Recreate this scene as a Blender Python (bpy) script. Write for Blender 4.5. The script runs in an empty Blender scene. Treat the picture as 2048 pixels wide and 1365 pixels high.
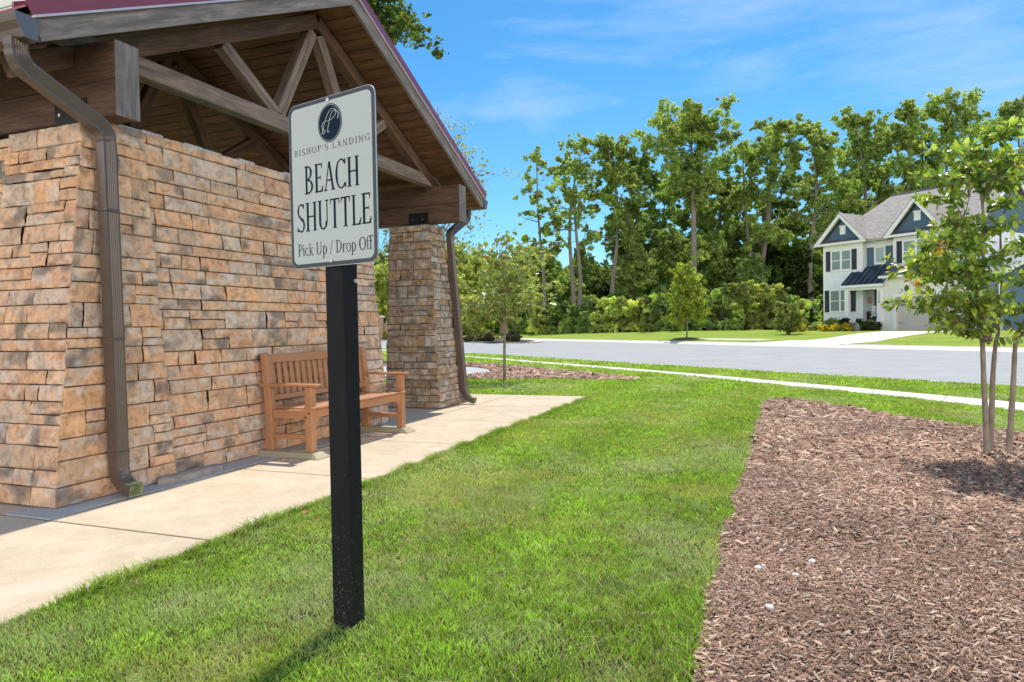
import bpy, math, random
import numpy as np
from mathutils import Vector, Matrix
S = bpy.context.scene
COL = S.collection
# ------------------------------------------------------------------ camera
F, CX, CY, PIT, ROL, HC = 1400., 1024., 682.5, 0.0214, 0.0175, 1.15
cp, sp, cr, sr = math.cos(PIT), math.sin(PIT), math.cos(ROL), math.sin(ROL)
fw = np.array([0, cp, -sp]); r0 = np.array([1, 0, 0.]); u0 = np.array([0, sp, cp])
rt = r0*cr-u0*sr; up = u0*cr+r0*sr
CAM = np.array([0, 0, HC])
cam = bpy.data.cameras.new("camera"); camo = bpy.data.objects.new("camera", cam); COL.objects.link(camo)
camo.matrix_world = Matrix(((rt[0], up[0], -fw[0], 0), (rt[1], up[1], -fw[1], 0), (rt[2], up[2], -fw[2], HC), (0, 0, 0, 1)))
cam.sensor_width = 36; cam.lens = F/2048*36; cam.clip_end = 3000; cam.clip_start = .05
S.camera = camo
# ------------------------------------------------------------------ sky, sun, exposure
SUN_EL, SUN_AZ = math.radians(61), math.radians(19.5)     # azimuth from +Y towards +X
SKY_STRENGTH, SUN_STRENGTH, EXPOSURE = 0.09, 3.2, 0.60
w = bpy.data.worlds.new("World"); S.world = w; w.use_nodes = True
nt = w.node_tree; N = nt.nodes; L = nt.links
bg = N["Background"]; bg.inputs[1].default_value = SKY_STRENGTH
sky = N.new("ShaderNodeTexSky"); sky.sky_type = 'NISHITA'; sky.sun_disc = False
sky.sun_elevation = SUN_EL; sky.sun_rotation = SUN_AZ; sky.air_density = 1.0; sky.dust_density = 0.3; sky.ozone_density = 2.0
tc = N.new("ShaderNodeTexCoord"); mp = N.new("ShaderNodeMapping"); mp.inputs['Scale'].default_value = (1.2, 1.2, 5.5)
mp.inputs['Rotation'].default_value = (0.12, 0.25, 1.9)
L.new(tc.outputs['Generated'], mp.inputs[0])
nz = N.new("ShaderNodeTexNoise"); nz.inputs['Scale'].default_value = 2.3; nz.inputs['Detail'].default_value = 9; nz.inputs['Roughness'].default_value = .62; nz.inputs['Distortion'].default_value = .35
L.new(mp.outputs[0], nz.inputs['Vector'])
cr_ = N.new("ShaderNodeValToRGB"); cr_.color_ramp.elements[0].position = .50; cr_.color_ramp.elements[1].position = .86
cr_.color_ramp.elements[1].color = (.42, .42, .42, 1)
L.new(nz.outputs[0], cr_.inputs[0])
tint = N.new("ShaderNodeMix"); tint.data_type = 'RGBA'; tint.blend_type = 'MULTIPLY'; tint.inputs[0].default_value = 1
tint.inputs[7].default_value = (.31, .88, 1.2, 1)
L.new(sky.outputs[0], tint.inputs[6])
hx = N.new("ShaderNodeSeparateXYZ"); L.new(tc.outputs['Generated'], hx.inputs[0])
hr = N.new("ShaderNodeValToRGB"); hr.color_ramp.elements[0].position = .0; hr.color_ramp.elements[0].color = (.62, .98, 1.08, 1); hr.color_ramp.elements[1].position = .36; hr.color_ramp.elements[1].color = (.37, .89, 1.15, 1)
L.new(hx.outputs[2], hr.inputs[0]); L.new(hr.outputs[0], tint.inputs[7])
mx = N.new("ShaderNodeMix"); mx.data_type = 'RGBA'; mx.inputs[7].default_value = (7.5, 8.0, 8.4, 1)
L.new(cr_.outputs[0], mx.inputs[0]); L.new(tint.outputs[2], mx.inputs[6])
# added fill light: an unseen white cloud bank low behind the camera
sxyz = N.new("ShaderNodeSeparateXYZ"); L.new(tc.outputs['Generated'], sxyz.inputs[0])
mr_ = N.new("ShaderNodeMapRange"); mr_.inputs[1].default_value = .05; mr_.inputs[2].default_value = -.45; L.new(sxyz.outputs[1], mr_.inputs[0])
nz2 = N.new("ShaderNodeTexNoise"); nz2.inputs['Scale'].default_value = 3; nz2.inputs['Detail'].default_value = 6; L.new(tc.outputs['Generated'], nz2.inputs['Vector'])
mr2 = N.new("ShaderNodeMapRange"); mr2.inputs[1].default_value = .3; mr2.inputs[2].default_value = .55; mr2.inputs[3].default_value = .45; L.new(nz2.outputs[0], mr2.inputs[0])
mu0 = N.new("ShaderNodeMath"); mu0.operation = 'MULTIPLY'; L.new(mr_.outputs[0], mu0.inputs[0]); L.new(mr2.outputs[0], mu0.inputs[1])
mr3 = N.new("ShaderNodeMapRange"); mr3.inputs[1].default_value = .62; mr3.inputs[2].default_value = .30; L.new(sxyz.outputs[2], mr3.inputs[0])
mu = N.new("ShaderNodeMath"); mu.operation = 'MULTIPLY'; L.new(mu0.outputs[0], mu.inputs[0]); L.new(mr3.outputs[0], mu.inputs[1])
mx2 = N.new("ShaderNodeMix"); mx2.data_type = 'RGBA'; mx2.inputs[7].default_value = (23, 21.8, 20.6, 1)
L.new(mu.outputs[0], mx2.inputs[0]); L.new(mx.outputs[2], mx2.inputs[6]); L.new(mx2.outputs[2], bg.inputs[0])
sl = bpy.data.lights.new("sun", 'SUN'); sl.energy = SUN_STRENGTH; sl.angle = math.radians(.5); sl.color = (1, .95, .86)
so = bpy.data.objects.new("sun", sl); COL.objects.link(so)
sd = Vector((math.sin(SUN_AZ)*math.cos(SUN_EL), math.cos(SUN_AZ)*math.cos(SUN_EL), math.sin(SUN_EL)))
so.rotation_euler = sd.to_track_quat('Z', 'Y').to_euler(); so.location = (20, 60, 80)
S.view_settings.view_transform = 'Standard'; S.view_settings.look = 'None'; S.view_settings.exposure = EXPOSURE
S.view_settings.gamma = 1; S.view_settings.use_curve_mapping = False
S.cycles.max_bounces = 8; S.cycles.transparent_max_bounces = 8

# ------------------------------------------------------------------ helpers
rng = np.random.default_rng(7); random.seed(7)
def ray(x, y): return fw+rt*(x-CX)/F-up*(y-CY)/F
def G(x, y, z=0.):
    d = ray(x, y); t = (z-HC)/d[2]; return CAM+d*t
def at(x, y, depth):            # point seen at that pixel, at that distance ahead
    d = ray(x, y); return CAM+d*(depth/d[1])
NV = np.array([.8804, .4743]); DV = np.array([-.4743, .8804])   # across / along the road
NEAR = 12.81
def nfar(s): return 28.149+(s-13.42)*.0525
def ground_z(x, y):
    x = np.asarray(x, float); y = np.asarray(y, float)
    n = x*NV[0]+y*NV[1]; s = x*DV[0]+y*DV[1]; t = n-nfar(s)
    return np.where(n < NEAR, -.006, np.where(t < 0, -.1, .045+np.clip(t, 0, 14)*.027))
def T(x, y):                    # ground point seen at that pixel
    d = ray(x, y); t = 1.
    for i in range(4000):
        p = CAM+d*t
        if p[2] <= float(ground_z(p[0], p[1])): return p
        t *= 1.003
    return p
def on_ground(px, depth):
    p = at(px, 650, depth); return np.array([p[0], p[1], float(ground_z(p[0], p[1]))])
def smooth(me, on=True):
    me.polygons.foreach_set('use_smooth', [on]*len(me.polygons))
def setcol(me, cols, name='Col'):
    a = me.color_attributes.new(name, 'FLOAT_COLOR', 'POINT')
    c = np.ones((len(me.vertices), 4), np.float32); c[:, :3] = cols; a.data.foreach_set('color', c.ravel())
def link(name, me, mats, parent=None, loc=None, rot=None):
    o = bpy.data.objects.new(name, me); COL.objects.link(o)
    for m in (mats if isinstance(mats, (list, tuple)) else [mats]): me.materials.append(m)
    if parent: o.parent = parent
    if loc is not None: o.location = [float(a) for a in loc]
    if rot is not None: o.rotation_euler = rot
    return o
def npmesh(name, V, Fc, cols=None, sm=False):    # V (n,3), Fc (m,k) equal-sized faces
    me = bpy.data.meshes.new(name); V = np.asarray(V, np.float32); Fc = np.asarray(Fc, np.int32)
    me.vertices.add(len(V)); me.vertices.foreach_set('co', V.ravel())
    k = Fc.shape[1]; me.loops.add(Fc.size); me.loops.foreach_set('vertex_index', Fc.ravel())
    me.polygons.add(len(Fc)); me.polygons.foreach_set('loop_start', np.arange(0, Fc.size, k, dtype=np.int32))
    me.update(calc_edges=True); me.validate()
    if sm: smooth(me)
    if cols is not None: setcol(me, cols)
    return me
class MB:
    def __init__(s): s.v = []; s.f = []; s.mi = []
    def add(s, vs, fs, mi=0):
        b = len(s.v); s.v += [tuple(map(float, v)) for v in vs]; s.f += [tuple(i+b for i in f) for f in fs]; s.mi += [mi]*len(fs)
    def box(s, x0, x1, y0, y1, z0, z1, mi=0):
        s.hexa([(x0, y0, z0), (x1, y0, z0), (x1, y1, z0), (x0, y1, z0), (x0, y0, z1), (x1, y0, z1), (x1, y1, z1), (x0, y1, z1)], mi)
    def hexa(s, p, mi=0):
        s.add(p, [(0, 3, 2, 1), (4, 5, 6, 7), (0, 1, 5, 4), (1, 2, 6, 5), (2, 3, 7, 6), (3, 0, 4, 7)], mi)
    def quad(s, a, b, c, d, mi=0): s.add([a, b, c, d], [(0, 1, 2, 3)], mi)
    def prism(s, pts, off, mi=0):          # polygon pts extruded by vector off
        n = len(pts); off = np.array(off, float); q = [tuple(np.array(p, float)+off) for p in pts]
        s.add(list(pts)+q, [tuple(range(n))[::-1], tuple(range(n, 2*n))]+[(i, (i+1) % n, n+(i+1) % n, n+i) for i in range(n)], mi)
    def tube(s, pts, rad, n=8, mi=0, cap=True):
        pts = [Vector(p) for p in pts]; rings = []
        for i, p in enumerate(pts):
            d = (pts[min(i+1, len(pts)-1)]-pts[max(i-1, 0)]).normalized()
            a = d.orthogonal().normalized() if i == 0 else (a-d*a.dot(d)).normalized()
            b = d.cross(a); r = rad[i] if hasattr(rad, '__len__') else rad
            rings.append([p+(a*math.cos(2*math.pi*k/n)+b*math.sin(2*math.pi*k/n))*r for k in range(n)])
        vs = [v for r in rings for v in r]; fs = []
        for i in range(len(pts)-1):
            for k in range(n): fs.append((i*n+k, i*n+(k+1) % n, (i+1)*n+(k+1) % n, (i+1)*n+k))
        if cap: fs += [tuple(range(n))[::-1], tuple(range((len(pts)-1)*n, len(pts)*n))]
        s.add(vs, fs, mi)
    def build(s, name, mats, parent=None, loc=None, rot=None, bev=0, seg=1, sm=False):
        me = bpy.data.meshes.new(name); me.from_pydata(s.v, [], s.f)
        if any(s.mi): me.polygons.foreach_set('material_index', s.mi)
        if sm: smooth(me)
        me.update(); o = link(name, me, mats, parent, loc, rot)
        if bev:
            m = o.modifiers.new('bevel', 'BEVEL'); m.width = bev; m.segments = seg; m.limit_method = 'ANGLE'; m.angle_limit = math.radians(40)
        return o
def thing(name, label, cat, loc=(0, 0, 0), rot=0, group=None):
    o = bpy.data.objects.new(name, None); COL.objects.link(o); o.location = [float(a) for a in loc]
    o.rotation_euler = (0, 0, rot); o['label'] = label; o['category'] = cat; o.empty_display_size = .3
    if group: o['group'] = group
    return o
def tag(o, label, cat, group=None):
    o['label'] = label; o['category'] = cat
    if group: o['group'] = group
    return o
def struct(o, label=None, kind="structure"):
    o['kind'] = kind
    if label: o['label'] = label
    return o
def beam(name, p0, p1, wid, hgt, mat, parent, bev=.006, upv=(0, 0, 1)):   # local x runs along the timber
    p0, p1 = Vector(p0), Vector(p1); ln = (p1-p0).length; x = (p1-p0).normalized(); upv = Vector(upv)
    y = upv.cross(x).normalized(); z = x.cross(y)
    m = MB(); m.box(0, ln, -wid/2, wid/2, -hgt/2, hgt/2); o = m.build(name, mat, parent, bev=bev)
    o.matrix_local = Matrix(((x.x, y.x, z.x, p0.x), (x.y, y.y, z.y, p0.y), (x.z, y.z, z.z, p0.z), (0, 0, 0, 1)))
    return o
def vnoise(x, y, sc, seed=0):       # smooth value noise on arrays
    x = np.asarray(x)*sc; y = np.asarray(y)*sc; xi = np.floor(x).astype(int); yi = np.floor(y).astype(int); fx = x-xi; fy = y-yi
    fx = fx*fx*(3-2*fx); fy = fy*fy*(3-2*fy)
    def h(a, b):
        n = (a*374761393+b*668265263+seed*974711) & 0x7fffffff; n = ((n ^ (n >> 13))*1274126177) & 0x7fffffff
        return ((n ^ (n >> 16)) & 0xffff)/65535.
    return (h(xi, yi)*(1-fx)+h(xi+1, yi)*fx)*(1-fy)+(h(xi, yi+1)*(1-fx)+h(xi+1, yi+1)*fx)*fy
def inpoly(P, x, y):
    P = np.asarray(P)[:, :2]; x = np.asarray(x); y = np.asarray(y); r = np.zeros(x.shape, bool); j = len(P)-1
    for i in range(len(P)):
        a, b = P[i], P[j]
        c = ((a[1] > y) != (b[1] > y)) & (x < (b[0]-a[0])*(y-a[1])/(b[1]-a[1]+1e-12)+a[0]); r ^= c; j = i
    return r

# ------------------------------------------------------------------ materials
def newmat(name):
    m = bpy.data.materials.new(name); m.use_nodes = True; return m, m.node_tree.nodes, m.node_tree.links, m.node_tree.nodes["Principled BSDF"]
def coords(n, l, scale=(1, 1, 1), obj=True):
    t = n.new("ShaderNodeTexCoord"); mpp = n.new("ShaderNodeMapping"); mpp.inputs['Scale'].default_value = scale
    l.new(t.outputs['Object' if obj else 'Generated'], mpp.inputs[0]); return mpp.outputs[0]
def noise(n, l, vec, sc, det=4, rough=.55, dist=0):
    t = n.new("ShaderNodeTexNoise"); t.inputs['Scale'].default_value = sc; t.inputs['Detail'].default_value = det
    t.inputs['Roughness'].default_value = rough; t.inputs['Distortion'].default_value = dist; l.new(vec, t.inputs['Vector']); return t.outputs['Fac']
def ramp(n, l, fac, stops):
    r = n.new("ShaderNodeValToRGB"); e = r.color_ramp.elements
    while len(e) < len(stops): e.new(.5)
    for k, (p, c) in enumerate(stops): e[k].position = p; e[k].color = (*c, 1) if len(c) == 3 else c
    l.new(fac, r.inputs[0]); return r.outputs[0]
def mixc(n, l, fac, a, b, mode='MIX'):
    m = n.new("ShaderNodeMix"); m.data_type = 'RGBA'; m.blend_type = mode
    for i, v in ((0, fac), (6, a), (7, b)):
        if hasattr(v, 'is_linked'): l.new(v, m.inputs[i])
        else: m.inputs[i].default_value = v if i == 0 else (*v, 1)
    return m.outputs[2]
def bump(n, l, h, strength=.3, dist=.01, prev=None):
    b = n.new("ShaderNodeBump"); b.inputs['Strength'].default_value = strength; b.inputs['Distance'].default_value = dist
    l.new(h, b.inputs['Height'])
    if prev is not None: l.new(prev, b.inputs['Normal'])
    return b.outputs[0]
def plain(name, col, rough=.6, metal=0, var=.12, vsc=8, bsc=0, bst=.2, spec=None):
    m, n, l, b = newmat(name); v = coords(n, l); f = noise(n, l, v, vsc, 5)
    c = ramp(n, l, f, [(.3, tuple(x*(1-var) for x in col)), (.7, tuple(min(1, x*(1+var)) for x in col))]); l.new(c, b.inputs['Base Color'])
    b.inputs['Roughness'].default_value = rough; b.inputs['Metallic'].default_value = metal
    if spec is not None: b.inputs['Specular IOR Level'].default_value = spec
    if bsc: l.new(bump(n, l, noise(n, l, v, bsc, 4), bst, .005), b.inputs['Normal'])
    return m
def timber(name, c1, c2, c3, gs=1., rough=.75):
    m, n, l, b = newmat(name); v = coords(n, l, (1.1*gs, 14*gs, 14*gs)); v2 = coords(n, l, (.5*gs, 3*gs, 3*gs)); v3 = coords(n, l, (3*gs, 90*gs, 90*gs))
    f = noise(n, l, v, 1.6, 8, .65, 1.4); g = noise(n, l, v2, 1.5, 4, .6, 2.2); h = noise(n, l, v3, 1.2, 4, .6)
    a = ramp(n, l, f, [(.32, c1), (.55, c2), (.72, c3)]); d = ramp(n, l, g, [(.35, (.62, .62, .62)), (.65, (1.15, 1.12, 1.1))])
    c = mixc(n, l, 1., a, d, 'MULTIPLY'); c = mixc(n, l, .35, c, ramp(n, l, h, [(.35, (.45, .45, .45)), (.6, (1, 1, 1))]), 'MULTIPLY')
    l.new(c, b.inputs['Base Color']); b.inputs['Roughness'].default_value = rough
    l.new(bump(n, l, h, .35, .003, bump(n, l, f, .4, .004)), b.inputs['Normal']); return m
def leafmat(name, trans=.45, rough=.45, gl=.35):
    m, n, l, b = newmat(name); a = n.new("ShaderNodeVertexColor"); a.layer_name = 'Col'
    l.new(a.outputs[0], b.inputs['Base Color']); b.inputs['Roughness'].default_value = rough; b.inputs['Specular IOR Level'].default_value = gl
    t = n.new("ShaderNodeBsdfTranslucent"); l.new(mixc(n, l, 1., a.outputs[0], (1.3, 1.25, .6), 'MULTIPLY'), t.inputs[0])
    ms = n.new("ShaderNodeMixShader"); ms.inputs[0].default_value = trans; l.new(b.outputs[0], ms.inputs[1]); l.new(t.outputs[0], ms.inputs[2])
    l.new(ms.outputs[0], n["Material Output"].inputs[0]); return m
def colmat(name, rough=.8, bsc=0, bst=.4, dist=.004, mott=None):
    m, n, l, b = newmat(name); a = n.new("ShaderNodeVertexColor"); a.layer_name = 'Col'; c = a.outputs[0]; v = coords(n, l)
    if mott: c = mixc(n, l, 1., c, ramp(n, l, noise(n, l, v, mott, 6, .65, .6), [(.3, (.55, .52, .5)), (.5, (1, 1, 1)), (.72, (1.28, 1.24, 1.2))]), 'MULTIPLY')
    l.new(c, b.inputs['Base Color']); b.inputs['Roughness'].default_value = rough
    if bsc: l.new(bump(n, l, noise(n, l, v, bsc, 6, .65), bst, dist), b.inputs['Normal'])
    return m
def concrete(name, c1, c2, stain=(.75, .68, .6), rough=.85):
    m, n, l, b = newmat(name); v = coords(n, l); f = noise(n, l, v, 1.3, 8, .6, .3); g = noise(n, l, v, 90, 3, .6); h = noise(n, l, v, 5, 6, .7)
    c = ramp(n, l, f, [(.3, c1), (.7, c2)]); c = mixc(n, l, .5, c, ramp(n, l, h, [(.35, stain), (.6, (1, 1, 1))]), 'MULTIPLY')
    c = mixc(n, l, .5, c, ramp(n, l, g, [(.35, (.8, .8, .8)), (.65, (1.1, 1.1, 1.1))]), 'MULTIPLY')
    l.new(c, b.inputs['Base Color']); b.inputs['Roughness'].default_value = rough; l.new(bump(n, l, g, .25, .002, bump(n, l, h, .15, .004)), b.inputs['Normal']); return m
def lapsiding(name, col, pitch=.16, rough=.55):
    m, n, l, b = newmat(name); t = n.new("ShaderNodeTexCoord"); sx = n.new("ShaderNodeSeparateXYZ"); l.new(t.outputs['Object'], sx.inputs[0])
    d = n.new("ShaderNodeMath"); d.operation = 'DIVIDE'; d.inputs[1].default_value = pitch; l.new(sx.outputs[2], d.inputs[0])
    fr = n.new("ShaderNodeMath"); fr.operation = 'FRACT'; l.new(d.outputs[0], fr.inputs[0])
    iv = n.new("ShaderNodeMath"); iv.operation = 'SUBTRACT'; iv.inputs[0].default_value = 1; l.new(fr.outputs[0], iv.inputs[1])
    v = coords(n, l); c = ramp(n, l, noise(n, l, v, 2, 4), [(.3, tuple(x*.93 for x in col)), (.7, tuple(min(1, x*1.05) for x in col))])
    l.new(c, b.inputs['Base Color']); b.inputs['Roughness'].default_value = rough; l.new(bump(n, l, iv.outputs[0], .9, .03), b.inputs['Normal']); return m
def shingle(name, c1, c2):
    m, n, l, b = newmat(name); v = coords(n, l); br = n.new("ShaderNodeTexBrick"); t = n.new("ShaderNodeTexCoord"); sx = n.new("ShaderNodeSeparateXYZ"); l.new(t.outputs['Object'], sx.inputs[0])
    ad = n.new("ShaderNodeMath"); ad.operation = 'ADD'; l.new(sx.outputs[0], ad.inputs[0]); l.new(sx.outputs[1], ad.inputs[1])
    cb = n.new("ShaderNodeCombineXYZ"); l.new(ad.outputs[0], cb.inputs[0]); l.new(sx.outputs[2], cb.inputs[1]); l.new(cb.outputs[0], br.inputs['Vector'])
    br.inputs['Scale'].default_value = 1; br.inputs['Brick Width'].default_value = .3; br.inputs['Row Height'].default_value = .11; br.inputs['Mortar Size'].default_value = .012
    br.inputs['Color1'].default_value = (*c1, 1); br.inputs['Color2'].default_value = (*c2, 1); br.inputs['Mortar'].default_value = (*[x*.55 for x in c1], 1)
    c = mixc(n, l, .6, br.outputs[0], ramp(n, l, noise(n, l, v, 3, 7, .7), [(.3, (.75, .75, .75)), (.7, (1.2, 1.2, 1.2))]), 'MULTIPLY')
    l.new(c, b.inputs['Base Color']); b.inputs['Roughness'].default_value = .9; l.new(bump(n, l, noise(n, l, v, 60, 2), .3, .01), b.inputs['Normal']); return m

M = {}
M['timber'] = timber('brown_timber', (.085, .047, .030), (.165, .093, .060), (.25, .15, .10))
M['timber_grey'] = timber('weathered_timber', (.17, .125, .10), (.27, .205, .17), (.39, .31, .26))
M['soffit'] = timber('soffit_boards', (.11, .052, .024), (.20, .10, .048), (.29, .155, .08))
M['fascia'] = timber('fascia_wood', (.17, .15, .15), (.27, .24, .23), (.42, .36, .31))
M['gap'] = plain('dark_mortar', (.055, .045, .036), .95)
M['stone'] = colmat('ledge_stone', .88, 55, .7, .006, 16.)
M['brown_metal'] = plain('bronze_aluminium', (.14, .105, .086), .33, .35, .05)
M['brown_metal_light'] = plain('gutter_end', (.17, .16, .165), .35, .5, .04)
M['green_in'] = plain('pale_green_lining', (.34, .40, .20), .6)
M['red_metal'] = plain('red_roof_metal', (.30, .075, .10), .32, .35, .06)
M['red_hem'] = plain('hem_highlight', (.75, .6, .6), .3, .5, .04)  # pale colour paints the highlight line along the drip edge
M['black_steel'] = plain('black_steel', (.012, .012, .013), .5, .3)
M['bolt'] = plain('bolt_steel', (.55, .55, .53), .3, .9)
M['concrete'] = concrete('walk_concrete', (.56, .45, .32), (.67, .56, .42))
M['concrete_grey'] = concrete('grey_concrete', (.42, .42, .41), (.52, .51, .49), (.8, .8, .8))
M['curb'] = concrete('kerb_concrete', (.62, .59, .52), (.72, .69, .62), (.85, .82, .78))
M['cedar'] = plain('cedar_lumber', (.45, .21, .10), .6, 0, .08, 5, 60, .12)
M['slab'] = concrete('mossy_slab', (.36, .32, .20), (.46, .42, .29), (.7, .72, .55))

# ------------------------------------------------------------------ ground
def asphalt():
    m, n, l, b = newmat('asphalt'); v = coords(n, l); s = noise(n, l, coords(n, l, (1, 1, 1)), 1.1, 6, .6); g = noise(n, l, v, 45, 3, .7)
    c = ramp(n, l, s, [(.3, (.325, .328, .322)), (.7, (.39, .39, .382))]); c = mixc(n, l, .6, c, ramp(n, l, g, [(.3, (.75, .75, .75)), (.7, (1.2, 1.2, 1.2))]), 'MULTIPLY')
    mpp = n.new("ShaderNodeMapping"); t = n.new("ShaderNodeTexCoord"); l.new(t.outputs['Object'], mpp.inputs[0]); mpp.inputs['Rotation'].default_value = (0, 0, -math.atan2(DV[1], DV[0])); mpp.inputs['Scale'].default_value = (.04, 1.3, 1)
    k = n.new("ShaderNodeMapping"); l.new(mpp.outputs[0], k.inputs[0]); st = noise(n, l, k.outputs[0], 2.5, 4, .5); c = mixc(n, l, .5, c, ramp(n, l, st, [(.4, (.88, .88, .88)), (.6, (1.08, 1.08, 1.08))]), 'MULTIPLY')
    l.new(c, b.inputs['Base Color']); b.inputs['Roughness'].default_value = .9; l.new(bump(n, l, g, .4, .004), b.inputs['Normal']); return m
def lawnmat():
    m, n, l, b = newmat('lawn_turf'); v = coords(n, l); a = noise(n, l, v, .35, 5, .6); c2 = noise(n, l, v, 3.2, 6, .7); g = noise(n, l, v, 70, 4, .75)
    c = ramp(n, l, a, [(.3, (.22, .33, .055)), (.55, (.30, .39, .07)), (.75, (.40, .42, .10))])
    c = mixc(n, l, .8, c, ramp(n, l, c2, [(.3, (.72, .75, .7)), (.7, (1.25, 1.2, 1.1))]), 'MULTIPLY'); c = mixc(n, l, .8, c, ramp(n, l, g, [(.3, (.55, .6, .5)), (.7, (1.35, 1.3, 1.2))]), 'MULTIPLY')
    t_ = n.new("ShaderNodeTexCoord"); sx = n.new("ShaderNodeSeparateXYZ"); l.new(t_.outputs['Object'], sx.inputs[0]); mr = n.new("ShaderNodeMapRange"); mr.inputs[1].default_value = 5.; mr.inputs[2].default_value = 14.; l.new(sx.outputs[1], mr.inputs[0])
    near_turf = ramp(n, l, noise(n, l, v, 24, 4, .7), [(.3, (.05, .06, .02)), (.7, (.15, .15, .055))]); c = mixc(n, l, mr.outputs[0], near_turf, c)  # near ground coloured darker so the gaps between blades read dark
    l.new(c, b.inputs['Base Color']); b.inputs['Roughness'].default_value = 1; b.inputs['Specular IOR Level'].default_value = .1; l.new(bump(n, l, g, .8, .03), b.inputs['Normal']); return m
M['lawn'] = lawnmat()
M['asphalt'] = asphalt()
def build_ground():
    ss = np.concatenate([np.linspace(-500, -60, 12), np.linspace(-50, 120, 60), np.linspace(140, 900, 14)])
    rows = [(-500, 0), (-100, 0), (-20, 0), (0, 0), (8, 0), (NEAR-.02, 0), (NEAR, 0)]
    far = [-.02, 0, 1, 2, 4, 7, 10, 14, 20, 40, 80, 160, 400, 900]
    V = []
    for s in ss:
        for r, _ in rows:
            p = NV*r+DV*s; V.append((p[0], p[1], -.006 if r < NEAR else -.12))
        for f_ in far:
            nn = nfar(min(max(s, -60), 200))+f_; p = NV*nn+DV*s; V.append((p[0], p[1], -.12 if f_ < 0 else .045+min(f_, 14)*.027))
    k = len(rows)+len(far); Fc = []
    for i in range(len(ss)-1):
        for j in range(k-1): Fc.append((i*k+j, i*k+j+1, (i+1)*k+j+1, (i+1)*k+j))
    V = np.array(V); Fc = np.array(Fc)[:, ::-1]
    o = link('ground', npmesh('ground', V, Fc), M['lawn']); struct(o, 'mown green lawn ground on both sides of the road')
build_ground()
def ribbon(name, s0, s1, n0, n1, z0, z1, mat, step=6., gap=0., thick=.12, seg=None):     # strip running along the road; n0,n1 are functions of s
    mb = MB(); s = s0
    while s < s1-1e-6:
        e = min(s+step, s1); g = gap/2
        P = []
        for (q, nn, z) in ((s+g, n0, z0), (s+g, n1, z1), (e-g, n1, z1), (e-g, n0, z0)):
            p = NV*nn(q)+DV*q; P.append((p[0], p[1], z))
        mb.hexa([(a[0], a[1], a[2]-thick) for a in P][::-1]+[a for a in P][::-1]); s = e
    return mb.build(name, mat)
# fix hexa orientation is irrelevant to rendering
rd = ribbon('road', -300, 500, lambda s: NEAR+.28, lambda s: nfar(min(max(s, -60), 200))-.3, -.085, -.085, M['asphalt'], 800/40, 0, .02); struct(rd, 'grey asphalt road crossing behind the lawn')
k1 = ribbon('kerb', -60, 120, lambda s: NEAR-.02, lambda s: NEAR+.16, .0, .0, M['curb'], 3, .01, .16); struct(k1, 'concrete kerb along the near edge of the road')
k1b = ribbon('gutter_pan', -60, 120, lambda s: NEAR+.165, lambda s: NEAR+.5, -.075, -.078, M['curb'], 3, .01, .03); struct(k1b, 'concrete gutter pan along the near kerb')
DRV0, DRV1 = G(1500, 691, -.08)[:2]@DV, G(1672, 695, -.08)[:2]@DV
sA, sB = max(DRV0, DRV1), min(DRV0, DRV1)
k2 = ribbon('kerb', -60, sB, lambda s: nfar(s)-.45, lambda s: nfar(s)+.10, -.078, .062, M['curb'], 3, .01, .2); struct(k2, 'far kerb of the road right of the driveway')
k3 = ribbon('kerb', sA, 90, lambda s: nfar(s)-.45, lambda s: nfar(s)+.10, -.078, .062, M['curb'], 3, .01, .2); struct(k3, 'far kerb of the road left of the driveway')
k5 = ribbon('driveway_apron', sB, sA, lambda s: nfar(s)-.45, lambda s: nfar(s)-.01, -.078, .058, M['curb'], 1.7, .006, .1); struct(k5, 'sloped concrete apron where the driveway meets the road')
k6 = ribbon('driveway_apron', sB+.3, sA-.3, lambda s: nfar(s)-.005, lambda s: nfar(s)+2.3, .060, .124, M['curb'], 1.7, .006, .1); struct(k6, 'upper concrete apron between kerb and driveway')
k4 = ribbon('gutter_pan', -60, 90, lambda s: nfar(s)-.85, lambda s: nfar(s)-.455, -.079, -.077, M['curb'], 3, .01, .03); struct(k4, 'concrete gutter pan along the far kerb')
def sheet(name, P, z, mat, label, kind='structure'):
    me = bpy.data.meshes.new(name); me.from_pydata([(p[0], p[1], z if z is not None else p[2]) for p in P], [], [tuple(range(len(P)))])
    me.update(); o = link(name, me, mat); struct(o, label, kind); return o
# near sidewalk, in panels
SWa = [G(925, 711.8), G(1340, 743.5), G(1780, 782), G(2048, 806), G(2300, 829)]
SWb = [G(925, 714.2), G(1340, 749), G(1780, 793), G(2048, 824), G(2300, 852.5)]
def lerp_poly(P, t):
    P = np.array(P)[:, :2]; d = np.r_[0, np.cumsum(np.linalg.norm(np.diff(P, axis=0), axis=1))]; t = t*d[-1]
    return np.array([np.interp(t, d, P[:, 0]), np.interp(t, d, P[:, 1])])
left_dir = (SWa[0]-SWa[1])[:2]; left_dir /= np.linalg.norm(left_dir)
SWa = [np.r_[SWa[0][:2]+left_dir*60, 0]]+SWa; SWb = [np.r_[SWb[0][:2]+left_dir*60, 0]]+SWb
mb = MB(); nP = 66
for i in range(nP):
    a, b = i/nP+.00004, (i+1)/nP-.00004
    q = [lerp_poly(SWa, a), lerp_poly(SWb, a), lerp_poly(SWb, b), lerp_poly(SWa, b)]
    mb.hexa([(*p, -.1) for p in q]+[(*p, .004) for p in q])
struct(mb.build('sidewalk', M['curb'], bev=.01), 'pale concrete sidewalk strip between the lawns')
SWPOLY = np.array([p[:2] for p in SWa]+[p[:2] for p in SWb[::-1]])

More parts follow.
